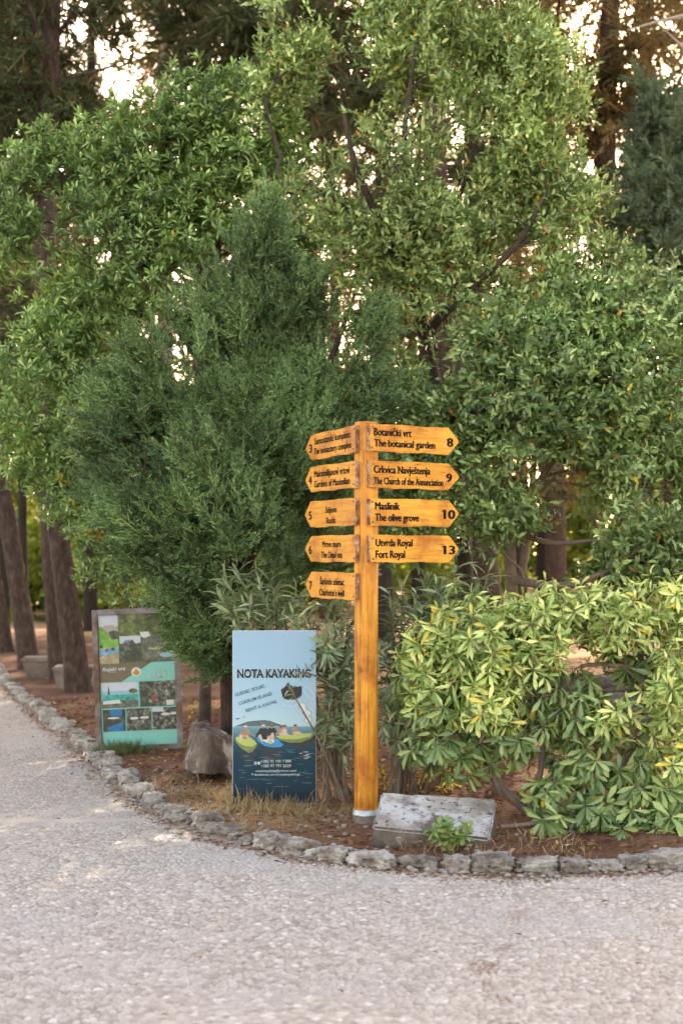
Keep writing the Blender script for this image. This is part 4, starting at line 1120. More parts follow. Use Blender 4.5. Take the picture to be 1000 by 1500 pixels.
    fl('photo_detail', rect(200, 893, 525, 955), teal); fl('photo_detail', rect(188, 950, 525, 1018), cafe); fl('photo_detail', [(200, 950), (350, 942), (370, 975), (200, 980)], wht); fl('photo_detail', [(255, 800), (268, 890), (245, 890)], trees); fl('photo_detail', ell(480, 862, 40, 22), garden)
    fl('photo', rect(540, 780, 870, 1018), cafe2); fl('photo_detail', [(645, 920), (672, 915), (700, 950), (660, 968)], red); fl('photo_detail', rect(780, 962, 850, 1010), wht)
    fl('photo_detail', rect(540, 860, 620, 1018), trees)
    fl('photo', rect(195, 1030, 400, 1238), trees); fl('photo_detail', [(255, 1030), (370, 1032), (370, 1100), (270, 1095)], blue); fl('photo_detail', [(230, 1200), (370, 1150), (390, 1238), (240, 1238)], blue); fl('photo_detail', ell(290, 1112, 55, 9), wht)
    fl('photo', rect(412, 1030, 638, 1238), cafe2); fl('photo_detail', ell(480, 1122, 40, 12), wht); fl('photo_detail', ell(575, 1118, 42, 12), wht)
    fl('photo', rect(650, 1030, 870, 1238), cafe2); fl('photo_detail', ell(770, 1095, 42, 13), wht); fl('photo_detail', ell(842, 1090, 30, 12), wht); fl('photo_detail', rect(650, 1030, 750, 1070), skyp)
    fl('edge_line', rect(525, 775, 538, 1022), tq)
    def tx(body, a, b, base, cap, m, bold=.02, shear=0, rot=0):
        t = text_mesh(body, X(a), X(b), Z(base), cap * S_z, m, root, bold=bold, shear=shear, extrude=.0003, rot=rot); t.location = (0, yl[0] - .0006, 0)
    tx('Rajski vrt', 205, 420, 668, 36, wht, .03, .25); tx('LOKRUM', 272, 345, 684, 8, wht, .0)
    tx('LAKE', 628, 800, 752, 52, wht, -.012); tx('COCKTAIL BAR', 630, 800, 684, 16, wht, -.01)
photo_board()

# ---------------------------------------------------------------- trees and shrubs
def crown_leaf(acc, style, tips, tdir, rng):
    if style == 'laurel':
        for k in range(4):
            d = unit(tdir * .6 + rng.normal(0, .5, tdir.shape) + np.array([0, 0, .4]))
            twigs_with_leaves(acc, tips + rng.normal(0, .05, tips.shape), d, 11, .22, .068, .028, rng)
    elif style == 'laurel_low':
        for k in range(4):
            d = unit(tdir * .7 + rng.normal(0, .5, tdir.shape) + np.array([0, 0, .1]))
            twigs_with_leaves(acc, tips + rng.normal(0, .06, tips.shape), d, 10, .22, .076, .032, rng, up=0, droop=.2)
    elif style == 'pitto':
        for k in range(3):
            d = unit(tdir * .5 + rng.normal(0, .45, tdir.shape) + np.array([0, -.1, .6]))
            rosettes(acc, tips + rng.normal(0, .07, tips.shape), d, 12, .086, .024, rng, ang=(10, 80))

def make_tree(name, label, cat, trunk, barkm, leafm, style, ells, seed, thin=.36, nf=1.3, extra=(), sides=16, flare=.25, r_tip=.0035, group=None, shell=2.4, bias=.3, seg=.16):
    """trunk: [(px, py, Y, r)], extra: further limbs in the same form"""
    rng = np.random.default_rng(seed)
    ch = [np.array([P(a, b, c) for a, b, c, _ in trunk])] + [np.array([P(a, b, c) for a, b, c, _ in e]) for e in extra]
    rad = [np.array([t[3] for t in trunk])] + [np.array([t[3] for t in e]) for e in extra]
    base = ch[0][0].copy(); base[2] = gz1(base[0], base[1]) - .03
    ch[0][0] = base
    root = empty(name, base, label, cat, group)
    tips, out = sample_ell(ells, rng, thin, seed, nf, shell)
    A, PR, r, nch, tdir = grow(ch, tips, rng, r_tip=r_tip, bias=bias, seg=seg)
    acc = Acc()
    for c, rr in zip(ch, rad): trunk_tube(acc, c, rr, rng, sides, flare if c is ch[0] else 0)
    mx = float(np.mean([x.min() for x in rad]))
    tubes(acc, A, PR, np.minimum(r, mx), rng, start=nch)
    acc.build('trunk', barkm, root, smooth=True, origin=base)
    lf = Acc(); d = unit(tdir + out * .6)
    if style in ('juniper', 'conifer', 'far'):
        pass
    else:
        crown_leaf(lf, style, tips, d, rng)
    lf.build('crown', leafm, root, origin=base)
    return root

# --- bay laurels behind the signpost
make_tree('laurel_tree', 'tall glossy-leaved laurel tree rising to the top of the frame behind the signpost', 'tree',
          [(690, 905, 11.9, .085), (676, 760, 11.9, .075), (655, 640, 11.8, .065), (622, 500, 11.7, .055), (606, 420, 11.6, .045)],
          M['twigs'], M['laurel'], 'laurel',
          [(520, 90, 11.4, 150, 120, 0.50, 252), (660, 130, 11.4, 170, 140, 0.56, 353), (780, 180, 11.5, 85, 130, 0.43, 143), (560, 270, 11.2, 150, 130, 0.50, 252),
           (700, 310, 11.2, 170, 110, 0.50, 277), (620, 430, 11.5, 110, 60, 0.43, 76), (455, 190, 11.6, 90, 110, 0.37, 109), (400, 110, 11.6, 40, 60, 0.25, 25), (845, 330, 11.3, 55, 75, .40, 76), (800, 430, 11.3, 60, 45, .40, 56), (905, 395, 11.2, 45, 45, .35, 36), (590, -60, 11.4, 180, 90, 0.50, 160),(455, 90, 11.5, 60, 60, 0.31, 50)],
          11, thin=.51, nf=1.25,
          extra=[[(606, 420, 11.4, .045), (560, 330, 11.1, .034), (520, 250, 11.0, .024), (500, 150, 11.0, .014)],
                 [(606, 420, 11.4, .04), (600, 330, 11.1, .032), (590, 200, 11.0, .022), (610, 60, 11.0, .013)],
                 [(622, 490, 11.5, .04), (690, 420, 11.1, .03), (760, 360, 11.0, .022), (800, 280, 11.0, .012)],
                 [(606, 440, 11.6, .03), (660, 330, 11.5, .022), (700, 200, 11.4, .014), (720, 90, 11.4, .008)]], r_tip=.0028)
make_tree('laurel_tree', 'spreading lower laurel tree to the right, above the yellow-green hedge', 'tree',
          [(760, 880, 11.0, .055), (745, 780, 10.9, .045), (738, 690, 10.8, .04), (752, 610, 10.7, .03), (770, 540, 10.7, .02)],
          M['greytwig'], M['laurel_dark'], 'laurel_low',
          [(850, 480, 10.7, 90, 60, 0.43, 80), (920, 500, 10.6, 100, 100, 0.50, 161), (740, 520, 10.7, 110, 70, 0.43, 131), (830, 590, 10.4, 170, 90, 0.50, 242), (700, 610, 10.6, 90, 70, 0.31, 91),
           (960, 660, 10.5, 90, 110, 0.43, 151), (790, 700, 10.2, 130, 80, 0.43, 172), (880, 760, 10.1, 130, 75, 0.43, 161), (975, 780, 10.2, 70, 80, 0.37, 80), (740, 770, 10.3, 65, 60, 0.31, 60), (1040, 600, 10.8, 70, 200, 0.50, 142), (700, 800, 10.6, 60, 45, 0.31, 44), (820, 815, 10.2, 90, 32, 0.31, 60), (940, 825, 10.1, 80, 30, 0.31, 54), (640, 680, 10.8, 60, 90, 0.31, 71), (610, 560, 11, 60, 60, 0.31, 44), (780, 610, 10.6, 90, 80, 0.43, 80), (600, 760, 10.9, 55, 70, 0.31, 50), (930, 375, 10.8, 45, 45, 0.31, 24),(640, 560, 10.9, 70, 70, 0.31, 50)],
          12, thin=.525, nf=1.4,
          extra=[[(745, 780, 10.9, .035), (790, 700, 10.8, .025), (850, 620, 10.6, .018), (910, 540, 10.6, .01)],
                 [(738, 690, 10.8, .03), (720, 600, 10.7, .02), (700, 540, 10.7, .012)],
                 [(755, 850, 10.8, .035), (820, 862, 10.0, .028), (880, 845, 9.9, .02), (940, 800, 9.9, .012)],
                 [(745, 770, 10.9, .03), (800, 800, 10.5, .02), (880, 790, 10.2, .012)],
                 [(760, 870, 11, .035), (775, 760, 10.9, .028), (785, 640, 10.8, .02), (830, 520, 10.7, .012)]], r_tip=.003)

# --- pittosporum trees on the left
make_tree('pittosporum_tree', 'broad light-green pittosporum tree filling the upper left behind the juniper', 'tree',
          [(300, 960, 13.4, .055), (305, 800, 13.2, .052), (300, 640, 13.0, .05), (290, 520, 12.9, .055), (300, 420, 12.8, .04)],
          M['twigs'], M['pitto'], 'pitto',
          [(110, 290, 12.6, 110, 85, 0.50, 202), (230, 240, 12.4, 105, 100, 0.50, 210), (330, 190, 12.3, 105, 100, 0.50, 218), (60, 380, 12.5, 90, 90, 0.50, 168), (180, 370, 12.4, 120, 80, 0.50, 202),
           (310, 300, 12.4, 110, 90, 0.50, 193), (110, 460, 12.4, 110, 70, 0.43, 143), (30, 520, 12.4, 70, 90, 0.43, 109), (140, 560, 12.6, 90, 80, 0.43, 101), (400, 240, 12.5, 55, 80, 0.37, 67), (50, 230, 12.6, 40, 35, 0.25, 30), (450, 400, 12.8, 60, 90, 0.31, 59)],
          13, thin=.50, nf=1.3,
          extra=[[(290, 520, 12.9, .045), (220, 430, 12.7, .03), (150, 350, 12.6, .018), (90, 290, 12.6, .01)],
                 [(300, 430, 12.8, .035), (330, 330, 12.5, .024), (340, 230, 12.4, .012)],
                 [(300, 640, 13, .05), (200, 560, 12.8, .03), (100, 510, 12.6, .018), (30, 480, 12.5, .01)],
                 [(300, 420, 12.8, .03), (260, 320, 12.5, .018), (240, 220, 12.4, .01)]], r_tip=.0035)
make_tree('pittosporum_tree', 'small leafy pittosporum crown hanging before the leaning trunks on the left', 'tree',
          [(205, 985, 15.2, .05), (190, 880, 15, .045), (165, 780, 14.9, .035), (130, 700, 14.8, .025)],
          M['twigs'], M['pitto'], 'pitto',
          [(75, 600, 14.6, 70, 60, 0.37, 92), (110, 680, 14.6, 60, 60, 0.37, 92), (60, 690, 14.7, 45, 40, 0.31, 42), (140, 750, 14.6, 60, 45, 0.31, 67), (170, 820, 14.8, 60, 45, 0.31, 42), (15, 620, 14.8, 40, 60, 0.31, 42)], 14, thin=.33, r_tip=.004)

make_tree('laurel_shrub', 'dark leafy laurel undergrowth behind the juniper and the photo board', 'shrub',
          [(355, 930, 14.6, .035), (325, 850, 14.6, .04), (320, 720, 14.6, .03)], M['twigs'], M['laurel_dark'], 'laurel_low',
          [(200, 800, 14.6, 70, 80, 0.43, 76), (300, 640, 14.6, 110, 90, 0.50, 101), (400, 700, 14.6, 90, 120, 0.50, 101), (480, 800, 14.4, 70, 80, 0.43, 67), (330, 800, 14.6, 90, 80, 0.43, 67), (560, 700, 14.4, 60, 90, 0.43, 59)], 15, thin=.36, nf=1.3, r_tip=.004)

def yellow_sprig():
    root = [o for o in bpy.data.objects if o.get('label', '').startswith('small leafy pittosporum')][0]; rng = np.random.default_rng(6); lf = Acc()
    p = np.array([P(x, y, 14.2) for x, y in ((128, 778), (136, 770), (146, 782), (112, 745), (150, 765), (90, 700))])
    rosettes(lf, p, unit(rng.normal(0, .5, p.shape) + [0, -.3, .3]), 7, .085, .03, rng, ang=(30, 100), droop=.2)
    o = lf.build('yellow_leaves', M['yellow'], root, origin=root.location); o['label'] = 'bright yellow leaves at the lower right of the crown'
yellow_sprig()

# --- feathery juniper in front of them
def juniper():
    rng = np.random.default_rng(31)
    base = ground_pt(338, 1010, 10.7); 
    root = empty('juniper_tree', base, 'bushy dark blue-green juniper standing between the photo board and the signpost', 'tree')
    Y0 = 10.55
    ch = [np.array([base, P(332, 960, 10.7), P(342, 820, 10.65), P(362, 640, 10.6), P(385, 470, 10.6), P(395, 330, 10.6)]),
          np.array([P(338, 960, 10.7), P(300, 800, 10.6), P(250, 620, 10.5), P(225, 480, 10.5)]),
          np.array([P(345, 860, 10.7), P(420, 700, 10.55), P(480, 540, 10.5), P(520, 430, 10.5)]),
          np.array([P(342, 830, 10.7), P(280, 760, 10.4), P(205, 680, 10.3), P(165, 600, 10.3)])]
    rad = [np.array([.062, .058, .052, .045, .03, .012]), np.array([.05, .04, .028, .012]), np.array([.05, .04, .025, .012]), np.array([.045, .03, .02, .01])]
    ells = [(395, 330, 10.6, 20, 60, .2, 40), (372, 400, 10.5, 32, 60, .25, 44), (425, 400, 10.5, 32, 60, .25, 40), (480, 445, 10.5, 34, 50, .25, 40), (545, 470, 10.5, 36, 46, .25, 40), (585, 520, 10.5, 24, 40, .2, 22), (325, 450, 10.4, 40, 50, .3, 44), (270, 490, 10.4, 40, 46, .3, 40), (215, 540, 10.4, 40, 44, .3, 38), (165, 590, 10.4, 34, 44, .25, 32), (140, 650, 10.4, 26, 40, .2, 18),
            (400, 480, 10.55, 80, 60, .4, 90), (340, 560, 10.3, 110, 60, .6, 120), (480, 560, 10.4, 90, 60, .5, 95), (235, 630, 10.35, 90, 60, .5, 95), (340, 670, 10.15, 130, 70, .8, 160), (460, 660, 10.35, 90, 75, .6, 100), (540, 590, 10.4, 40, 50, .35, 34),
            (190, 730, 10.3, 60, 50, .45, 60), (260, 760, 10.2, 80, 50, .5, 80), (360, 780, 10.1, 100, 70, .65, 120), (195, 790, 10.35, 36, 36, .35, 30), (285, 845, 10.3, 62, 45, .5, 72), (440, 780, 10.4, 70, 70, .5, 75), (330, 870, 10.3, 80, 50, .5, 80), (290, 925, 10.4, 42, 44, .4, 50), (345, 935, 10.6, 45, 45, .4, 44)]
    ells = [(*e[:6], int(e[6] * 1.0)) for e in ells]
    tips, out = sample_ell(ells, rng, .485, 5, 1.6, 2.6)
    A, PR, r, nch, tdir = grow(ch, tips, rng, r_tip=.003, bias=.35, seg=.14, down=.9)
    acc = Acc()
    for c, rr in zip(ch, rad): trunk_tube(acc, c, rr, rng, 12, .2 if c is ch[0] else 0)
    tubes(acc, A, PR, np.minimum(r, .022), rng, start=nch)
    acc.build('trunk', M['redbark'], root, smooth=True, origin=base)
    lf = Acc()
    side = np.clip((tips[:, :1] - P(395, 500, 10.5)[0]) / .9, -1, 1)
    d = unit(tdir * .4 + out * np.array([.4, .5, .2]) + np.concatenate([side * .55, np.full_like(side, -.22), .70 - .25 * np.abs(side)], 1) + rng.normal(0, .2, tips.shape))
    low = (tips[:, 2] < 1.7)[:, None]
    d = unit(np.where(low, d * np.array([1, 1, .45]), d))
    put_plumes(lf, tips - d * .2, d, rng.uniform(.24, .48, len(tips)), JUN, rng)
    for k in range(2):
        d2 = unit(d + rng.normal(0, .35, d.shape)); put_plumes(lf, tips - d * .2 + rng.normal(0, .05, tips.shape), d2, rng.uniform(.18, .36, len(tips)), JUN, rng)
    # side sprays along the branches
    i = np.arange(nch, len(A)); i = i[r[i] < .010]; i = rng.choice(i, min(len(i), 500), False)
    dd = unit(A[i] - A[PR[i]]); dd = unit(dd * .6 + rng.normal(0, .5, dd.shape) + np.array([0, -.1, .45]))
    put_plumes(lf, A[i], dd, rng.uniform(.14, .28, len(i)), JUN, rng)
    lf.build('crown', M['juniper'], root, origin=base)
juniper()

# --- pittosporum hedge on the right
def hedge():
    rng = np.random.default_rng(51)
    def bush(label, trunk, extra, ells, ells_low, sd):
        base = ground_pt(*trunk[0][:2], trunk[0][2])
        ch = [np.array([base] + [P(a, b, c) for a, b, c in trunk[1:]])] + [np.array([P(a, b, c) for a, b, c in e]) for e in extra]
        root = empty('hedge_bush', base, label, 'hedge', 'pittosporum bushes of the hedge')
        t1, o1 = sample_ell(ells, rng, .30, sd, 2.2, 2.6); t2, o2 = sample_ell(ells_low, rng, .30, sd + 1, 2.2, 2.4)
        tips = np.concatenate([t1, t2]); out = np.concatenate([o1, o2])
        A, PR, r, nch, tdir = grow(ch, tips, rng, r_tip=.0042, bias=.2, seg=.09, down=.35, jit=.012, rmax=.02)
        acc = Acc()
        for k, c in enumerate(ch): trunk_tube(acc, c, np.linspace(.032 if k == 0 else .022, .010, len(c)), rng, 10, 0, .1)
        tubes(acc, A, PR, r, rng, start=nch)
        acc.build('stem', M['greytwig'], root, smooth=True, origin=base)
        n1 = len(t1)
        d = unit(tdir * .5 + out * .5 + rng.normal(0, .3, tips.shape) + np.array([0, -.25, .35]))
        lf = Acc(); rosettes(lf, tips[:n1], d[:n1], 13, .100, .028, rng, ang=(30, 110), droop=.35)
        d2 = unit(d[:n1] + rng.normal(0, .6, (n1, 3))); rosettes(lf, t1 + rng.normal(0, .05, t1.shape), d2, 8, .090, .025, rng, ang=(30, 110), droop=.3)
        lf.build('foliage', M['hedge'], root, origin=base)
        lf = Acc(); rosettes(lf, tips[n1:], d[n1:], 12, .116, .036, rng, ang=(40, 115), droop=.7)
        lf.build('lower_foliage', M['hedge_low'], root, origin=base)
    bush('yellow-green hedge bush on the left with a bent woody stem behind the slab',
         [(800, 1205, 8.35), (775, 1185, 8.4), (735, 1165, 8.45), (700, 1100, 8.5), (690, 1010, 8.6), (700, 930, 8.7)],
         [[(735, 1165, 8.45), (712, 1140, 8.4), (715, 1100, 8.35)], [(700, 1090, 8.5), (650, 1020, 8.6), (620, 970, 8.7)], [(775, 1185, 8.4), (800, 1120, 8.5), (790, 1040, 8.6), (770, 960, 8.7)], [(690, 1010, 8.6), (660, 960, 8.7), (640, 940, 8.75)]],
         [(640, 950, 8.6, 55, 40, .28, 30), (700, 915, 8.7, 80, 38, .4, 52), (800, 900, 8.8, 80, 34, .4, 52), (700, 970, 8.45, 90, 45, .35, 50), (640, 1020, 8.4, 46, 46, .25, 16), (720, 1035, 8.3, 70, 40, .3, 22), (770, 940, 8.5, 70, 40, .3, 40)],
         [(640, 1100, 8.3, 45, 35, .25, 15), (690, 1095, 8.35, 50, 40, .3, 16), (760, 1080, 8.3, 50, 40, .3, 16), (800, 1150, 8.15, 35, 35, .2, 9), (800, 1195, 8.0, 22, 14, .1, 5), (850, 1120, 8.4, 40, 40, .25, 14), (820, 1050, 8.5, 40, 60, .3, 20), (790, 1000, 8.6, 50, 40, .3, 14), (600, 1010, 8.7, 25, 40, .2, 8), (700, 1010, 8.4, 80, 50, .35, 22), (640, 1050, 8.35, 50, 40, .3, 10)], 71)
    bush('yellow-green hedge bush on the right with gaps over the terrace wall',
         [(930, 1222, 8.3), (900, 1190, 8.4), (905, 1130, 8.5), (930, 1050, 8.6), (945, 980, 8.7), (935, 920, 8.8)],
         [[(905, 1140, 8.5), (870, 1100, 8.5), (855, 1060, 8.5)], [(905, 1130, 8.5), (925, 1090, 8.45), (960, 1040, 8.4)], [(945, 985, 8.7), (900, 960, 8.75), (850, 975, 8.7)], [(935, 920, 8.8), (930, 900, 8.8), (932, 880, 8.8)], [(930, 1215, 8.3), (990, 1150, 8.4), (1040, 1050, 8.5)], [(930, 1222, 8.3), (850, 1200, 8.1), (780, 1207, 8.0), (732, 1211, 7.95)]],
         [(900, 895, 8.8, 80, 34, .4, 52), (980, 900, 8.7, 50, 38, .4, 36), (985, 1000, 8.3, 32, 60, .3, 32), (985, 1100, 8.2, 30, 50, .25, 22), (900, 925, 8.6, 50, 26, .3, 20), (1060, 960, 8.6, 60, 100, .5, 60), (885, 1050, 8.35, 38, 22, .25, 12), (820, 890, 8.8, 40, 28, .3, 16)],
         [(870, 1075, 8.4, 40, 30, .25, 12), (950, 1165, 8.2, 45, 40, .25, 22), (880, 1190, 8.1, 50, 30, .22, 18), (975, 1205, 8.0, 35, 22, .15, 14), (860, 1000, 8.6, 26, 30, .2, 7), (945, 1000, 8.7, 18, 30, .2, 5), (1050, 1150, 8.3, 60, 80, .35, 34), (925, 960, 8.7, 40, 30, .3, 10), (910, 1150, 8.3, 40, 36, .25, 11), (850, 1185, 8.15, 36, 28, .2, 8), (940, 1100, 8.35, 34, 36, .25, 8)], 73)
hedge()

# --- oleanders behind the sign and the post
def oleander(label, base_px, Yb, stems, seed, leaf=.15):
    rng = np.random.default_rng(seed)
    base = ground_pt(*base_px, Yb)
    root = empty('oleander_bush', base, label, 'shrub', 'oleanders behind the signpost')
    acc = Acc(); lf = Acc()
    for (bx, by, by_Y, tx, ty, tY, n) in stems:
        b = P(bx, by, by_Y); b[2] = min(b[2], gz1(b[0], b[1]) - .02) if by > 1080 else b[2]
        b[:2] += rng.normal(0, .07, 2); t = P(tx, ty, tY)
        mid = b * .5 + t * .5 + np.array([0, 0, .10]) + rng.normal(0, .03, 3)
        s = np.linspace(0, 1, 14)[:, None]
        c = (1 - s) ** 2 * b + 2 * s * (1 - s) * mid + s * s * t
        trunk_tube(acc, c, np.linspace(.009, .004, 14), rng, 7, 0, .05, step=.06)
        d = unit(c[-1] - c[-3])
        # whorls of long leaves over the upper part
        L = np.linalg.norm(np.diff(c, axis=0), axis=1).sum()
        small = n == 0; nw = n + 3; lf_ = leaf * (.45 if small else 1)
        tt = 1 - np.arange(nw) * min(.042 / max(L, .1), .9 / nw)
        pw = np.stack([np.interp(tt, s[:, 0], c[:, k]) for k in range(3)], 1)
        dw = np.repeat(d[None], nw, 0)
        rosettes(lf, pw, dw, 5, lf_, lf_ * .19, rng, kind='lance', ang=(30, 85), droop=.3)
        for k in range(0 if small else 2):       # side shoots
            q = c[rng.integers(7, 12)]; e = q + unit(d * .7 + rng.normal(0, .5, 3)) * rng.uniform(.10, .22)
            trunk_tube(acc, np.array([q, (q + e) / 2 + [0, 0, .01], e]), [.005, .004, .003], rng, 5, 0, 0, step=.06)
            ee = unit(e - q); pw = e[None] - ee[None] * (np.arange(4) * .03)[:, None]
            rosettes(lf, pw, np.repeat(ee[None], 4, 0), 4, leaf * .9, leaf * .17, rng, kind='lance', ang=(30, 85), droop=.3)
    acc.build('stem', M['greytwig'], root, smooth=True, origin=base)
    lf.build('foliage', M['oleander'], root, origin=base)

rng0 = np.random.default_rng(77)
st = [(480, 1135, 9.1, 330, 845, 9.4, 6), (485, 1135, 9.1, 375, 838, 9.3, 7), (482, 1130, 9.15, 350, 870, 9.3, 5), (488, 1135, 9.1, 430, 900, 9.0, 6), (492, 1130, 9.2, 400, 880, 9.3, 6), (495, 1135, 9.1, 484, 945, 8.98, 6), (498, 1130, 9.1, 490, 900, 9.2, 6), (500, 1130, 9.1, 505, 960, 9.0, 5),
      (490, 1130, 9.1, 440, 868, 9.25, 6), (496, 1130, 9.1, 490, 1000, 8.9, 4), (500, 1125, 9.2, 510, 905, 9.3, 5), (486, 1120, 9.2, 415, 915, 9.2, 5), (492, 1120, 9.2, 380, 905, 9.35, 5), (505, 1120, 8.9, 423, 1008, 8.66, 0), (500, 1040, 8.9, 441, 984, 8.66, 0), (488, 1130, 9.1, 488, 915, 9.0, 5), (500, 1130, 9.1, 475, 860, 9.3, 5), (494, 1130, 9.1, 515, 1030, 9.0, 4), (470, 1000, 9.1, 476, 940, 8.85, 3), (502, 1130, 9.15, 498, 850, 9.25, 5), (484, 1130, 9.2, 320, 870, 9.3, 5), (486, 1130, 9.2, 345, 832, 9.35, 6), (490, 1130, 9.2, 395, 850, 9.35, 6), (506, 1130, 9.0, 508, 1060, 8.95, 4), (500, 1130, 9.0, 470, 1050, 8.95, 4)]
oleander('long-leaved oleander bush overhanging the top of the kayaking panel', (490, 1135), 9.1, st, 61)
st = [(590, 1130, 9.2, 660, 850, 9.5, 7), (592, 1130, 9.2, 625, 845, 9.5, 6), (588, 1130, 9.2, 590, 855, 9.5, 6), (594, 1130, 9.2, 690, 870, 9.5, 6), (598, 1130, 9.2, 640, 890, 9.4, 6), (586, 1130, 9.2, 575, 910, 9.3, 6), (590, 1130, 9.2, 600, 930, 9.3, 5), (596, 1130, 9.2, 680, 900, 9.4, 5), (584, 1130, 9.2, 572, 985, 9.2, 5), (600, 1130, 9.2, 610, 1040, 9.0, 5), (598, 1130, 9.2, 645, 1040, 9.0, 4), (588, 1130, 9.2, 570, 870, 9.4, 5), (592, 1130, 9.2, 700, 845, 9.6, 5), (580, 1130, 9.1, 590, 1045, 8.9, 4), (594, 1130, 9.3, 715, 838, 9.4, 7), (594, 1130, 9.3, 670, 828, 9.4, 7), (590, 1130, 9.2, 610, 870, 9.2, 6), (588, 1130, 9.2, 568, 940, 9.1, 5), (584, 1130, 9.1, 575, 1010, 9.0, 5), (592, 1130, 9.2, 640, 860, 9.3, 6)]
oleander('long-leaved oleander bush between the signpost and the hedge', (592, 1132), 9.2, st, 62)

# --- small plants at the front
def weed():
    rng = np.random.default_rng(81)
    base = P(660, 1243, 7.56); base[2] = .05
    root = empty('weed_plant', base, 'small pale-green leafy weed growing before the stone slab', 'weed')
    acc = Acc(); lf = Acc()
    for k in range(22):
        t = base + np.array([rng.uniform(-.10, .10), rng.uniform(-.06, .05), rng.uniform(.05, .16)])
        c = np.array([base + rng.normal(0, .012, 3) * [1, 1, 0], base * .5 + t * .5 + [0, 0, .02], t])
        trunk_tube(acc, c, [.003, .0025, .002], rng, 5, 0, 0, step=.03)
        rosettes(lf, t[None], unit((t - base)[None] + [0, -.03, .06]), 7, .050, .032, rng, kind='obovate', ang=(35, 95), droop=.2)
    acc.build('stem', M['weedstem'], root, origin=base); lf.build('foliage', M['weed'], root, origin=base)
M['weedstem'] = plain('weed stem', (.20, .26, .08))
weed()

def tuft(name, label, cat, base, n, h, spread, m, seed, wd=.004):
    rng = np.random.default_rng(seed); acc = Acc()
    p = base + np.stack([rng.normal(0, spread, n), rng.normal(0, spread * .6, n), np.zeros(n)], 1)
    d = unit(np.stack([rng.normal(0, .5, n), rng.normal(0, .5, n), np.ones(n)], 1))
    put_leaves(acc, p, d, rng.normal(0, 1, (n, 3)), h * rng.uniform(.4, 1.1, n), wd, 'lance', rng)
    o = acc.build(name, m, origin=base); o.location = base
    return tag(o, label, cat)
tuft('grass_tuft', 'dark green grass tuft at the foot of the framed photo board', 'grass', ground_pt(180, 1096, 11.35) + [0, 0, .02], 500, .13, .11, M['grassgreen'] if 'grassgreen' in M else M['laurel_dark'], 91, .005)

def low_plant(label, px, py, Y, n, seed, m, spread=.2, L=.05, h=(.02, .16)):
    rng = np.random.default_rng(seed); base = ground_pt(px, py, Y)
    root = empty('low_plant', base, label, 'plant')
    acc = Acc(); lf = Acc()
    for k in range(n):
        t = base + np.array([rng.normal(0, spread), rng.normal(0, spread * .6), rng.uniform(*h) + .02])
        b = t * [1, 1, 0] * .6 + base * [1, 1, 0] * .4; b[2] = base[2]
        trunk_tube(acc, np.array([b, (b + t) / 2 + [0, 0, .015], t]), [.003, .0025, .002], rng, 5, 0, 0, step=.05)
        rosettes(lf, t[None], unit((t - b)[None] + [0, 0, .05]), 6, L, L * .55, rng, ang=(40, 100), droop=.2)
    acc.build('stem', M['twigs'], root, origin=base); lf.build('foliage', m, root, origin=base)
low_plant('yellowing low plant on the ground between the post and the slab', 605, 1120, 9.5, 26, 92, M['yellow'], .17, .05)
low_plant('second yellowing low plant under the hedge stems to the right of the post', 650, 1100, 9.9, 18, 93, M['yellow'], .16, .05)
low_plant('small green seedling plant behind the angular rock', 330, 1052, 11.0, 26, 94, M['weed'], .16, .06, (.03, .22))
low_plant('little plant with bright yellow leaves behind the photo board right post', 283, 1030, 11.6, 5, 95, M['yellow'], .04, .045, (.1, .4))

def yellow_leaf():
    # a big crumpled yellow leaf standing against the foot of the photo board
    rng = np.random.default_rng(4); base = ground_pt(135, 1098, 11.3); base[2] += .05
    bm = bmesh.new(); g = [[None] * 7 for _ in range(9)]
    for i in range(9):
        for j in range(7):
            v = i / 8; u = j / 6 - .5
            wd = .085 * math.sin(math.pi * min(.97, v * .9 + .08)) ** .7
            g[i][j] = bm.verts.new((u * wd + .012 * math.sin(v * 5), .03 * math.sin(u * 7 + v * 4) + .02 * v, v * .12))
    for i in range(8):
        for j in range(6): bm.faces.new((g[i][j], g[i][j + 1], g[i + 1][j + 1], g[i + 1][j]))
    bmesh.ops.solidify(bm, geom=list(bm.faces), thickness=.0015)
    o = obj_bm('yellow_leaf', bm, M['yellowleaf'], smooth=True); o.location = base; o.rotation_euler = (.2, -.25, .3)
    tag(o, 'large bright yellow fallen leaf against the lower left corner of the photo board', 'leaf')
M['yellowleaf'] = plain('bright yellow leaf', (.72, .46, .015), rough=.5, var=.2)
yellow_leaf()

# --- dry grass, leaf litter, loose pebbles: nobody could count them
def scatter_bed(n, rng, xr, yr, dens=None):
    x = rng.uniform(*xr, n * 3); y = rng.uniform(*yr, n * 3)
    k = bed_d(x, y) > .06
    if dens is not None: k &= rng.uniform(0, 1, len(x)) < dens(x, y)
    x, y = x[k][:n], y[k][:n]
    return np.stack([x, y, gz(x, y)], 1)
rng1 = np.random.default_rng(101)
acc = Acc()
def dn(x, y):
    return np.exp(-(((x + .80) / .50) ** 2 + ((y - 8.85) / .55) ** 2)) + .35 * np.exp(-(((x + .3) / .3) ** 2 + ((y - 8.6) / .14) ** 2))
p = scatter_bed(7000, rng1, (-1.6, .3), (7.9, 10.5), dn)
k = fbm(p * 5, 17, 2) > .40
p = p[k]; n = len(p)
d = unit(np.stack([rng1.normal(.1, .75, n), rng1.normal(-.1, .65, n), rng1.uniform(.25, 1.2, n)], 1))
put_leaves(acc, p, d, rng1.normal(0, 1, (n, 3)), rng1.uniform(.03, .12, n), .0033, 'lance', rng1)
p = scatter_bed(260, rng1, (.3, 1.3), (7.3, 8.2)); n = len(p)
d = unit(np.stack([rng1.normal(0, .5, n), rng1.normal(0, .5, n), rng1.uniform(.4, 1.2, n)], 1))
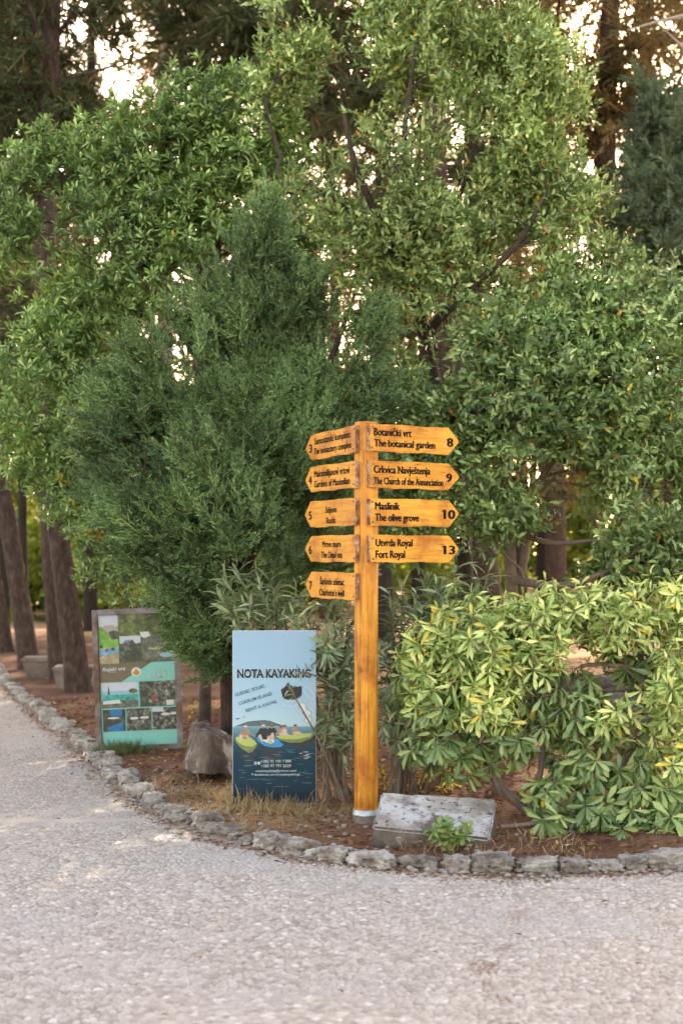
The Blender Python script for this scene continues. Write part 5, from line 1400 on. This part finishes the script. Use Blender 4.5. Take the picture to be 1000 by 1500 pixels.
put_leaves(acc, p, d, rng1.normal(0, 1, (n, 3)), rng1.uniform(.03, .12, n), .003, 'lance', rng1)
tag(acc.build('dry_grass', M['straw']), 'straw-coloured dry grass on the bed in front of the kayaking panel', 'dry grass', kind='stuff')
# taller blades before the panel
acc = Acc(); n = 110
px = rng1.uniform(338, 440, n) + rng1.normal(0, 12, n); Yq = rng1.uniform(8.42, 8.78, n)
p = np.stack([(px - 500) / F * Yq, Yq, np.zeros(n)], 1); p[:, 2] = gz(p[:, 0], p[:, 1])
d = unit(np.stack([rng1.normal(.1, .3, n), rng1.normal(0, .3, n), np.ones(n)], 1))
put_leaves(acc, p, d, rng1.normal(0, 1, (n, 3)), rng1.uniform(.04, .17, n), .004, 'lance', rng1)
tag(acc.build('dry_grass', M['straw']), 'taller dry grass blades rising before the foot of the kayaking panel', 'dry grass', kind='stuff')

acc = Acc()
p = scatter_bed(9000, rng1, (-5, 3.2), (7.2, 16)); n = len(p)
d = unit(np.stack([rng1.normal(0, 1, n), rng1.normal(0, 1, n), rng1.normal(.1, .22, n)], 1))
put_leaves(acc, p + [0, 0, .006], d, np.stack([rng1.normal(0, .35, n), rng1.normal(0, .35, n), np.ones(n)], 1), rng1.uniform(.02, .075, n), rng1.uniform(.006, .026, n), 'laurel', rng1)
p = scatter_bed(5000, rng1, (-5, 3.2), (7.2, 14)); n = len(p)
d = unit(np.stack([rng1.normal(0, 1, n), rng1.normal(0, 1, n), rng1.normal(0, .12, n)], 1))
put_leaves(acc, p + [0, 0, .006], d, np.stack([rng1.normal(0, .3, n), rng1.normal(0, .3, n), np.ones(n)], 1), rng1.uniform(.05, .14, n), .0025, 'lance', rng1)
# along the foot of the kerb, on the path
x = rng1.uniform(-4.5, 2.2, 1500); off = -np.abs(rng1.normal(0, .07, 1500)) - .05
y = yk(x) + off * np.sqrt(1 + ((yk(x + .05) - yk(x - .05)) / .1) ** 2)
p = np.stack([x, y, np.full(1500, .014)], 1)
d = unit(np.stack([rng1.normal(0, 1, 1500), rng1.normal(0, 1, 1500), rng1.normal(0, .1, 1500)], 1))
put_leaves(acc, p, d, np.stack([rng1.normal(0, .3, 1500), rng1.normal(0, .3, 1500), np.ones(1500)], 1), rng1.uniform(.012, .045, 1500), rng1.uniform(.004, .014, 1500), 'laurel', rng1)
x = rng1.uniform(-3, 2, 130); y = rng1.uniform(4.6, 9, 130); k = bed_d(x, y) < -.15; x, y = x[k], y[k]; n = len(x)
d = unit(np.stack([rng1.normal(0, 1, n), rng1.normal(0, 1, n), rng1.normal(0, .1, n)], 1))
put_leaves(acc, np.stack([x, y, np.full(n, .022)], 1), d, np.stack([rng1.normal(0, .3, n), rng1.normal(0, .3, n), np.ones(n)], 1), rng1.uniform(.012, .045, n), rng1.uniform(.004, .014, n), 'laurel', rng1)
tag(acc.build('leaf_litter', M['litter']), 'brown fallen leaves and twigs strewn over the bed', 'leaf litter', kind='stuff')

def loose_pebbles():
    rng = np.random.default_rng(111); bm = bmesh.new()
    for k in range(170):
        x = rng.uniform(-2.5, 2.0); s = (yk(x + .05) - yk(x - .05)) / .1
        y = yk(x) - abs(rng.normal(0, .08)) * math.sqrt(1 + s * s) - .03
        r = rng.uniform(.006, .02)
        blob(bm, (x, y, r * .6 + .006), (r * 1.3, r, r * .8), rng, .2, 1, square=.2)
    for k in range(120):
        x = rng.uniform(-1.4, 1.4); y = yk(x) + rng.uniform(.2, 1.3)
        r = rng.uniform(.006, .022); blob(bm, (x, y, gz1(x, y) + r * .3), (r * 1.3, r, r * .8), rng, .2, 1, square=.2)
    o = obj_bm('loose_pebbles', bm, M['pebbles'], smooth=True); tag(o, 'small loose pebbles along the foot of the kerb stones', 'pebbles', kind='stuff')
M['pebbles'] = rough_mat('loose pebble', [(.3, (.16, .135, .12)), (.7, (.36, .33, .31))], scale=20, bump=.3, bscale=80, random=False)
loose_pebbles()

# ---------------------------------------------------------------- the wood behind
def conifer(name, label, trunk, ells, seed, barkm, leafm, tm, plume=(.5, .9), droop=.3, wscale=1.0, limbs=(), r_tip=.006, group=None, thin=.36, nf=.9, minr=.0, cat='tree'):
    rng = np.random.default_rng(seed)
    ch = [np.array([P(a, b, c) for a, b, c, _ in trunk])] + [np.array([P(a, b, c) for a, b, c, _ in e]) for e in limbs]
    rad = [np.array([t[3] for t in trunk])] + [np.array([t[3] for t in e]) for e in limbs]
    base = ch[0][0].copy(); base[2] = gz1(base[0], base[1]) - .05; ch[0][0] = base
    root = empty(name, base, label, cat, group)
    acc = Acc()
    for k, (c, rr) in enumerate(zip(ch, rad)): trunk_tube(acc, c, rr, rng, 18 if k == 0 else 9, .18 if k == 0 else 0, .07, step=.18)
    if ells:
        tips, out = sample_ell(ells, rng, thin, seed, nf, 2.2)
        A, PR, r, nch, tdir = grow(ch, tips, rng, r_tip=r_tip, bias=.2, seg=.5, jit=.05, down=.2)
        tubes(acc, A, PR, np.minimum(r, .05), rng, start=nch, minr=minr)
        lf = Acc()
        d = unit(tdir * .6 + out * .5 + rng.normal(0, .3, tips.shape) - np.array([0, 0, droop]))
        put_plumes(lf, tips - d * .3, d, rng.uniform(plume[0], plume[1], len(tips)), tm, rng, wscale)
        i = np.arange(nch, len(A)); i = rng.choice(i, min(len(i), len(tips) * 2), False)
        dd = unit(A[i] - A[PR[i]]); dd = unit(dd * .5 + rng.normal(0, .6, dd.shape) - np.array([0, 0, droop]))
        put_plumes(lf, A[i], dd, rng.uniform(plume[0] * .6, plume[1] * .7, len(i)), tm, rng, wscale)
        lf.build('crown', leafm, root, origin=base)
    acc.build('trunk', barkm, root, smooth=True, origin=base)
    return root

# left: row of conifers along the path
conifer('conifer_tree', 'big leaning conifer with a pale-streaked trunk just left of the photo board',
        [(116, 1012, 16.6, .148), (105, 920, 16.6, .138), (88, 800, 16.6, .125), (72, 650, 16.6, .118), (66, 400, 16.5, .11), (72, 180, 16.5, .12), (76, 0, 16.5, .11), (80, -260, 16.5, .07), (80, -500, 16.5, .03)],
        [(20, 60, 16.4, 70, 90, 1.0, 75), (30, 190, 16.6, 60, 80, .9, 70), (60, -60, 16.6, 150, 80, 1.2, 80), (10, 290, 16.6, 50, 60, .8, 40), (150, 20, 16.5, 50, 35, .6, 26), (120, 150, 16.6, 30, 60, .5, 22), (60, -250, 16.6, 180, 120, 1.6, 120), (185, 200, 16.4, 22, 30, .4, 8), (-40, 420, 16.8, 50, 80, .8, 40), (60, 480, 17.0, 60, 60, .6, 36)],
        401, M['bark'], M['cypress'], CON, (.4, .75), .25,
        limbs=[[(74, 210, 16.5, .07), (86, 130, 16.3, .05), (60, 50, 16.2, .04), (40, 0, 16.2, .02)], [(72, 130, 16.5, .04), (40, 130, 16.3, .03), (0, 128, 16.2, .02)], [(76, 120, 16.5, .035), (120, 115, 16.3, .025), (170, 95, 16.3, .012)], [(78, 60, 16.5, .03), (110, 20, 16.4, .02), (130, -20, 16.4, .01)]], group='conifers along the path')
conifer('conifer_tree', 'second conifer trunk standing close behind the big leaning one',
        [(84, 998, 17.9, .10), (79, 900, 17.9, .10), (74, 780, 17.7, .125), (70, 600, 17.8, .12), (60, 200, 17.9, .1), (50, -200, 18, .06)],
        [(40, 560, 18.2, 90, 70, .9, 46), (30, -150, 18, 140, 90, 1.2, 60)], 402, M['bark'], M['cypress'], CON, (.5, .9), .2, group='conifers along the path')
conifer('conifer_tree', 'slim leaning conifer trunk left of the stone bench, bowing to the left',
        [(44, 974, 20.2, .15), (34, 900, 20.2, .138), (18, 800, 20.2, .13), (-2, 690, 20.2, .125), (-24, 520, 20.2, .13), (-30, 300, 20.2, .12), (-50, 0, 20.2, .09), (-60, -300, 20.2, .05)],
        [(0, 600, 21, 70, 60, 1, 50), (-40, 60, 20.4, 120, 120, 1.4, 80), (-30, -200, 20.4, 200, 140, 1.8, 110)], 403, M['bark'], M['cypress'], CON, (.6, 1.0), .2, group='conifers along the path')
conifer('conifer_tree', 'thin dark conifer trunk at the left edge beyond the stone bench',
        [(12, 950, 24, .11), (0, 880, 24, .105), (-16, 800, 24, .10), (-20, 500, 24, .1), (-30, 0, 24, .06)],
        [(-20, 520, 24, 90, 120, 1.4, 70), (-60, 100, 24, 140, 160, 1.8, 90)], 404, M['bark'], M['cypress'], CON, (.7, 1.2), .2, group='conifers along the path')
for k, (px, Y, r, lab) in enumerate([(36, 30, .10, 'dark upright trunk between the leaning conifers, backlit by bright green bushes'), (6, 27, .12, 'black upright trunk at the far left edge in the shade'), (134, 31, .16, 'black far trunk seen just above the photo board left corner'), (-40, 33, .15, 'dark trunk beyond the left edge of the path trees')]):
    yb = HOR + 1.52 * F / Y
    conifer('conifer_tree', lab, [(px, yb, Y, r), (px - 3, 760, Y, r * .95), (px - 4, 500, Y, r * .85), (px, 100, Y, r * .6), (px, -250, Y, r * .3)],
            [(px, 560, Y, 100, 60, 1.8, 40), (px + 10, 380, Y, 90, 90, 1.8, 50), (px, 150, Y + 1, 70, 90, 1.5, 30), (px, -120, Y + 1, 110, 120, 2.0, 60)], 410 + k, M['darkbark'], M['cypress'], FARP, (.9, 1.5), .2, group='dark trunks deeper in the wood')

# right: tall conifers, their brownish spray colour stands for warm light coming through
conifer('conifer_tree', 'tall brownish conifer at the upper right with bare pale branches',
        [(930, 880, 20, .22), (925, 600, 20, .20), (905, 350, 20, .18), (882, 230, 20, .16), (890, 100, 20, .14), (900, -200, 20, .10), (905, -500, 20, .05)],
        [(800, 60, 19.8, 70, 90, 1.0, 60), (870, 150, 19.8, 90, 80, 1.0, 70), (960, 80, 19.6, 70, 100, 1.0, 70), (800, 200, 20, 50, 70, .9, 34), (900, 290, 20, 40, 40, .7, 16), (880, -60, 20, 200, 100, 1.5, 140), (860, -250, 20, 220, 150, 2, 150), (740, 30, 20, 40, 50, .8, 22), (760, 110, 20, 40, 50, .8, 16), (980, 300, 20, 60, 80, 1, 30), (845, 330, 20.4, 26, 40, .6, 9)],
        421, M['redbark'], M['cypress_warm'], CON, (.55, .95), .45,
        limbs=[[(884, 240, 20, .08), (850, 170, 19.8, .05), (820, 110, 19.6, .03), (815, 40, 19.6, .015)], [(890, 140, 20, .06), (920, 60, 19.4, .03), (960, 50, 19.2, .02)], [(888, 180, 20, .07), (960, 130, 19.6, .04), (1010, 90, 19.4, .02)], [(884, 260, 20, .06), (940, 240, 19.8, .04), (990, 170, 19.6, .02)]], thin=.36)
b = conifer('conifer_tree', 'dense bluish cypress hanging in at the right edge',
        [(988, 860, 17.5, .15), (985, 600, 17.5, .14), (978, 400, 17.5, .12), (970, 250, 17.5, .08), (965, 120, 17.5, .03)],
        [(965, 200, 17.3, 34, 70, .5, 110), (965, 290, 17.3, 44, 80, .6, 190), (975, 370, 17.3, 52, 60, .6, 160), (1000, 430, 17.4, 45, 50, .5, 70), (1020, 280, 17.4, 50, 120, .6, 130)],
        422, M['redbark'], M['cypress_blue'], JUN, (.45, .7), -.5, wscale=3.0, thin=.2)

# dead tree beyond the right edge, its pale bare branches reach into the corner
conifer('dead_tree', 'leafless dead tree whose bare pale branches reach into the top right corner',
        [(1180, 930, 14.6, .10), (1172, 500, 14.6, .09), (1165, 120, 14.6, .075), (1160, -200, 14.6, .04)], [], 423, M['palebranch'], None, None,
        limbs=[[(1165, 60, 14.6, .035), (1060, 10, 14.6, .028), (1000, 22, 14.6, .020), (955, 33, 14.5, .014), (918, 44, 14.4, .006)],
               [(1166, 150, 14.7, .03), (1040, 110, 14.8, .02), (1000, 70, 14.8, .014), (965, 36, 14.9, .006)]])

# centre: trunks behind the laurels
conifer('conifer_tree', 'thick reddish-brown trunk right of the signpost behind the laurel leaves',
        [(718, 905, 14.2, .20), (705, 820, 14.2, .17), (690, 720, 14.3, .15), (676, 620, 14.4, .14), (655, 480, 14.5, .13), (640, 300, 14.6, .12), (630, 0, 14.8, .09), (625, -250, 15, .04)],
        [(560, 340, 15.4, 70, 70, .6, 34), (660, 60, 15.6, 130, 90, .8, 70), (540, 160, 15.6, 90, 100, .8, 50), (700, 230, 15.6, 80, 90, .8, 44), (480, 40, 15.6, 80, 70, .8, 40), (700, 560, 15.2, 90, 70, .6, 40), (760, 680, 15.2, 110, 70, .6, 44), (640, -130, 15, 200, 110, 1.3, 110), (600, 480, 15.2, 60, 50, .5, 20), (480, -60, 15.4, 120, 60, 1, 40)], 431, M['redbark'], M['cypress'], CON, (.4, .7), .2)
conifer('conifer_tree', 'brown trunk far behind the spreading laurel on the right', 
        [(815, 850, 26, .2), (812, 700, 26, .18), (806, 500, 26, .17), (800, 250, 26, .14), (795, -100, 26, .08)],
        [(730, 470, 26, 70, 80, 1.2, 40), (820, 640, 27, 90, 70, 1.4, 40), (770, 330, 26, 60, 60, 1.2, 20), (790, -40, 26, 130, 80, 1.6, 60), (640, 620, 27, 90, 80, 1.4, 46)], 432, M['redbark'], M['cypress_warm'], FARP, (.8, 1.3), .3)
# upper middle: darker conifers
for k, (px, Y, ee, lab, lm) in enumerate([
    (300, 24, [(262, 60, 24, 40, 70, 1.0, 34), (310, 120, 24, 50, 60, 1.0, 26), (300, 10, 24, 70, 50, 1.2, 34), (300, -120, 24, 120, 110, 2, 90), (330, 420, 25, 70, 90, 1.4, 40), (300, 560, 25, 110, 80, 1.5, 40), (410, 460, 25, 60, 70, 1.2, 30)], 'dark conifer rising between the pittosporum and the laurel at the top', 'cypress'),
    (400, 22, [(390, 30, 22, 80, 60, 1.2, 70), (420, 330, 22, 60, 80, 1.2, 40), (470, 120, 22, 60, 80, 1.2, 44), (340, 70, 22, 40, 40, .8, 18), (440, 100, 22, 50, 60, 1.0, 24), (400, -100, 22, 140, 110, 2, 100), (480, 330, 23, 60, 70, 1.2, 30), (500, 200, 23, 60, 60, 1.2, 24)], 'dark conifer behind the top left of the laurel crown', 'cypress'),
    (560, 27, [(560, -80, 27, 130, 90, 2, 70), (590, 300, 28, 70, 80, 1.4, 30), (520, 620, 28, 140, 110, 2, 60)], 'dark conifer hidden behind the middle of the laurel crown', 'cypress'),
    (240, 31, [(236, 90, 31, 22, 50, .8, 16), (240, -60, 31, 110, 80, 2, 50), (200, 640, 31, 120, 90, 2, 50)], 'far pale-trunked tree in the sky gap at the upper left', 'cypress_warm'),
    (690, 30, [(700, -90, 30, 150, 90, 2, 80), (740, 640, 32, 120, 100, 2, 50), (690, 20, 30, 70, 50, 1.4, 24)], 'brownish far conifer under the low sun at the top right', 'cypress_warm')]):
    yb = HOR + 1.5 * F / Y
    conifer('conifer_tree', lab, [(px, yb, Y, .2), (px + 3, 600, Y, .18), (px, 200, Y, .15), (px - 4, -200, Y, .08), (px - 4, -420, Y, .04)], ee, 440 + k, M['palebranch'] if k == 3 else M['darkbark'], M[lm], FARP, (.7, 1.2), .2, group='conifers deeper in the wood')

# far side of the clearing: trunks and bushes one behind the other, copies of three of a kind
def far_protos():
    protos = []
    for k in range(3):
        rng = np.random.default_rng(500 + k)
        base = np.array([0., 0, 0]); root = empty('conifer_tree', base)
        acc = Acc(); h = 13 + k * 1.5
        c = np.array([[0, 0, -.1], [.1, 0, 3], [.15 * k, .1, 7], [0, 0, h]]); trunk_tube(acc, c, [.19, .16, .12, .03], rng, 10, .2, .06, step=.4)
        n = 210; z = h * (.30 + .68 * rng.uniform(0, 1, n)); rr = (2.5 * (1 - (z / h - .3) * .9)) * np.sqrt(rng.uniform(.02, 1, n)); a = rng.uniform(0, 6.28, n)
        tips = np.stack([rr * np.cos(a), rr * np.sin(a), z], 1)
        tips = tips[fbm(tips * .7, 70 + k, 2) > .40]
        A, PR, r, nch, td = grow([c], tips, rng, r_tip=.008, bias=.1, seg=.8, jit=.05, down=.1)
        tubes(acc, A, PR, np.minimum(r, .05), rng, start=nch, sides=4)
        lf = Acc(); d = unit(td + rng.normal(0, .4, td.shape) - np.array([0, 0, .3])); put_plumes(lf, tips - d * .4, d, rng.uniform(.9, 1.6, len(tips)), FARP, rng, 1.4)
        acc.build('trunk', M['redbark'] if k == 1 else M['darkbark'], root, smooth=True); lf.build('crown', M['cypress_warm'] if k == 1 else M['cypress'], root)
        protos.append(root)
    rng = np.random.default_rng(77)
    spots = [(-330, 46), (-200, 40), (-90, 52), (-20, 42), (70, 50), (115, 44), (180, 56), (215, 47), (330, 53), (420, 45), (470, 60), (555, 48), (640, 55), (700, 44), (790, 50), (850, 60), (905, 43), (975, 52), (1060, 45), (1160, 50), (1280, 42), (-420, 36), (1380, 38), (610, 38), (760, 36), (480, 37), (950, 35), (350, 70), (100, 72), (600, 75), (860, 76), (-100, 70), (1100, 70)]
    for i, (px, Y) in enumerate(spots):
        o = protos[i % 3] if i < 3 else copy_tree(protos[i % 3])
        x = (px - 500) / F * Y
        o.location = (x, Y, gz1(x, Y) - .05); o.rotation_euler = (0, 0, rng.uniform(0, 6.28)); s = rng.uniform(.85, 1.2); o.scale = (s, s, s)
        tag(o, 'far conifer trunk and crown on the far side of the clearing, blurred behind the laurels', 'tree', 'trees on the far side of the clearing')
far_protos()

def far_bushes():
    rng = np.random.default_rng(600)
    root = empty('bush', (0, 0, 0)); acc = Acc(); lf = Acc()
    n = 150; u = unit(rng.normal(0, 1, (n, 3))) * rng.uniform(.3, 1, (n, 1)) ** .5; tips = u * [1.5, 1.1, 1.0] + [0, 0, 1.0]; tips = tips[tips[:, 2] > .15]
    A, PR, r, nch, td = grow([np.array([[0, 0, -.05], [0, 0, .4]])], tips, rng, r_tip=.008, bias=.1, seg=.4)
    tubes(acc, A, PR, r, rng, sides=4)
    for k in range(3):
        twigs_with_leaves(lf, tips + rng.normal(0, .1, tips.shape), unit(td + rng.normal(0, .6, td.shape)), 9, .4, .16, .09, rng)
    acc.build('stem', M['darkbark'], root); lf.build('foliage', M['farbush'], root)
    spots = [(70, 38, 1.5), (-30, 36, 1.3), (130, 36, 1.1), (200, 40, 1.3), (60, 44, 2.2), (170, 46, 2.2), (-60, 48, 2.2), (300, 42, 1.6), (400, 44, 1.8), (690, 40, 1.3), (560, 48, 2.0), (470, 42, 1.7), (1000, 48, 1.8), (770, 56, 2.6), (900, 58, 2.6), (640, 56, 2.4), (1100, 52, 2.4), (-150, 44, 2.0), (-260, 48, 2.4), (1230, 50, 2.4)]
    for i, (px, Y, s) in enumerate(spots):
        o = root if i == 0 else copy_tree(root)
        x = (px - 500) / F * Y; o.location = (x, Y, gz1(x, Y) - .05); o.rotation_euler = (0, 0, rng.uniform(0, 6.28)); o.scale = (s, s, s * rng.uniform(.85, 1.2))
        tag(o, 'sunlit yellow-green bush far behind the trunks, blurred', 'bush', 'bushes far behind the trunks')
far_bushes()

# stone benches between the trunks on the left, log on the terrace
def bench(label, px, py, Y, l, rz):
    base = ground_pt(px, py, Y); root = empty('stone_bench', base, label, 'bench', rz=rz)
    bm = bmesh.new()
    def block(w0, w1, d0, d1, z0, z1):
        v = [bm.verts.new((sx * w, sy * dd, z)) for z, w, dd in ((z0, w0, d0), (z1, w1, d1)) for sx, sy in ((-1, -1), (1, -1), (1, 1), (-1, 1))]
        for f in ((3, 2, 1, 0), (4, 5, 6, 7), (0, 1, 5, 4), (1, 2, 6, 5), (2, 3, 7, 6), (3, 0, 4, 7)): bm.faces.new([v[k] for k in f])
    block(l * .36, l * .48, .13, .20, -.03, .25); bmesh.ops.bevel(bm, geom=list(bm.edges), offset=.012, segments=2, affect='EDGES'); obj_bm('base', bm, M['bench'], root)
    bm = bmesh.new(); block(l * .5, l * .5, .22, .22, .252, .31); bmesh.ops.bevel(bm, geom=list(bm.edges), offset=.02, segments=2, affect='EDGES'); obj_bm('seat', bm, M['bench'], root)
bench('weathered stone bench with tapered base between the two leftmost trunks', 72, 984, 18.6, .66, R(4))
bench('weathered stone bench partly hidden behind the big leaning trunk', 110, 1003, 17.2, .50, R(4))

def log():
    rng = np.random.default_rng(3); acc = Acc(); base = P(880, 843, 30.0)
    base[2] = gz1(base[0], base[1]) + .25
    trunk_tube(acc, np.array([base + [-1.4, .1, -.02], base, base + [2.2, -.2, .03], base + [3.6, -.3, .0]]), [.17, .18, .17, .15], rng, 12, 0, .06)
    o = acc.build('log', M['palebranch'], smooth=True, origin=base); o.location = base
    tag(o, 'pale felled log lying on the open ground beyond the hedge', 'log')
log()
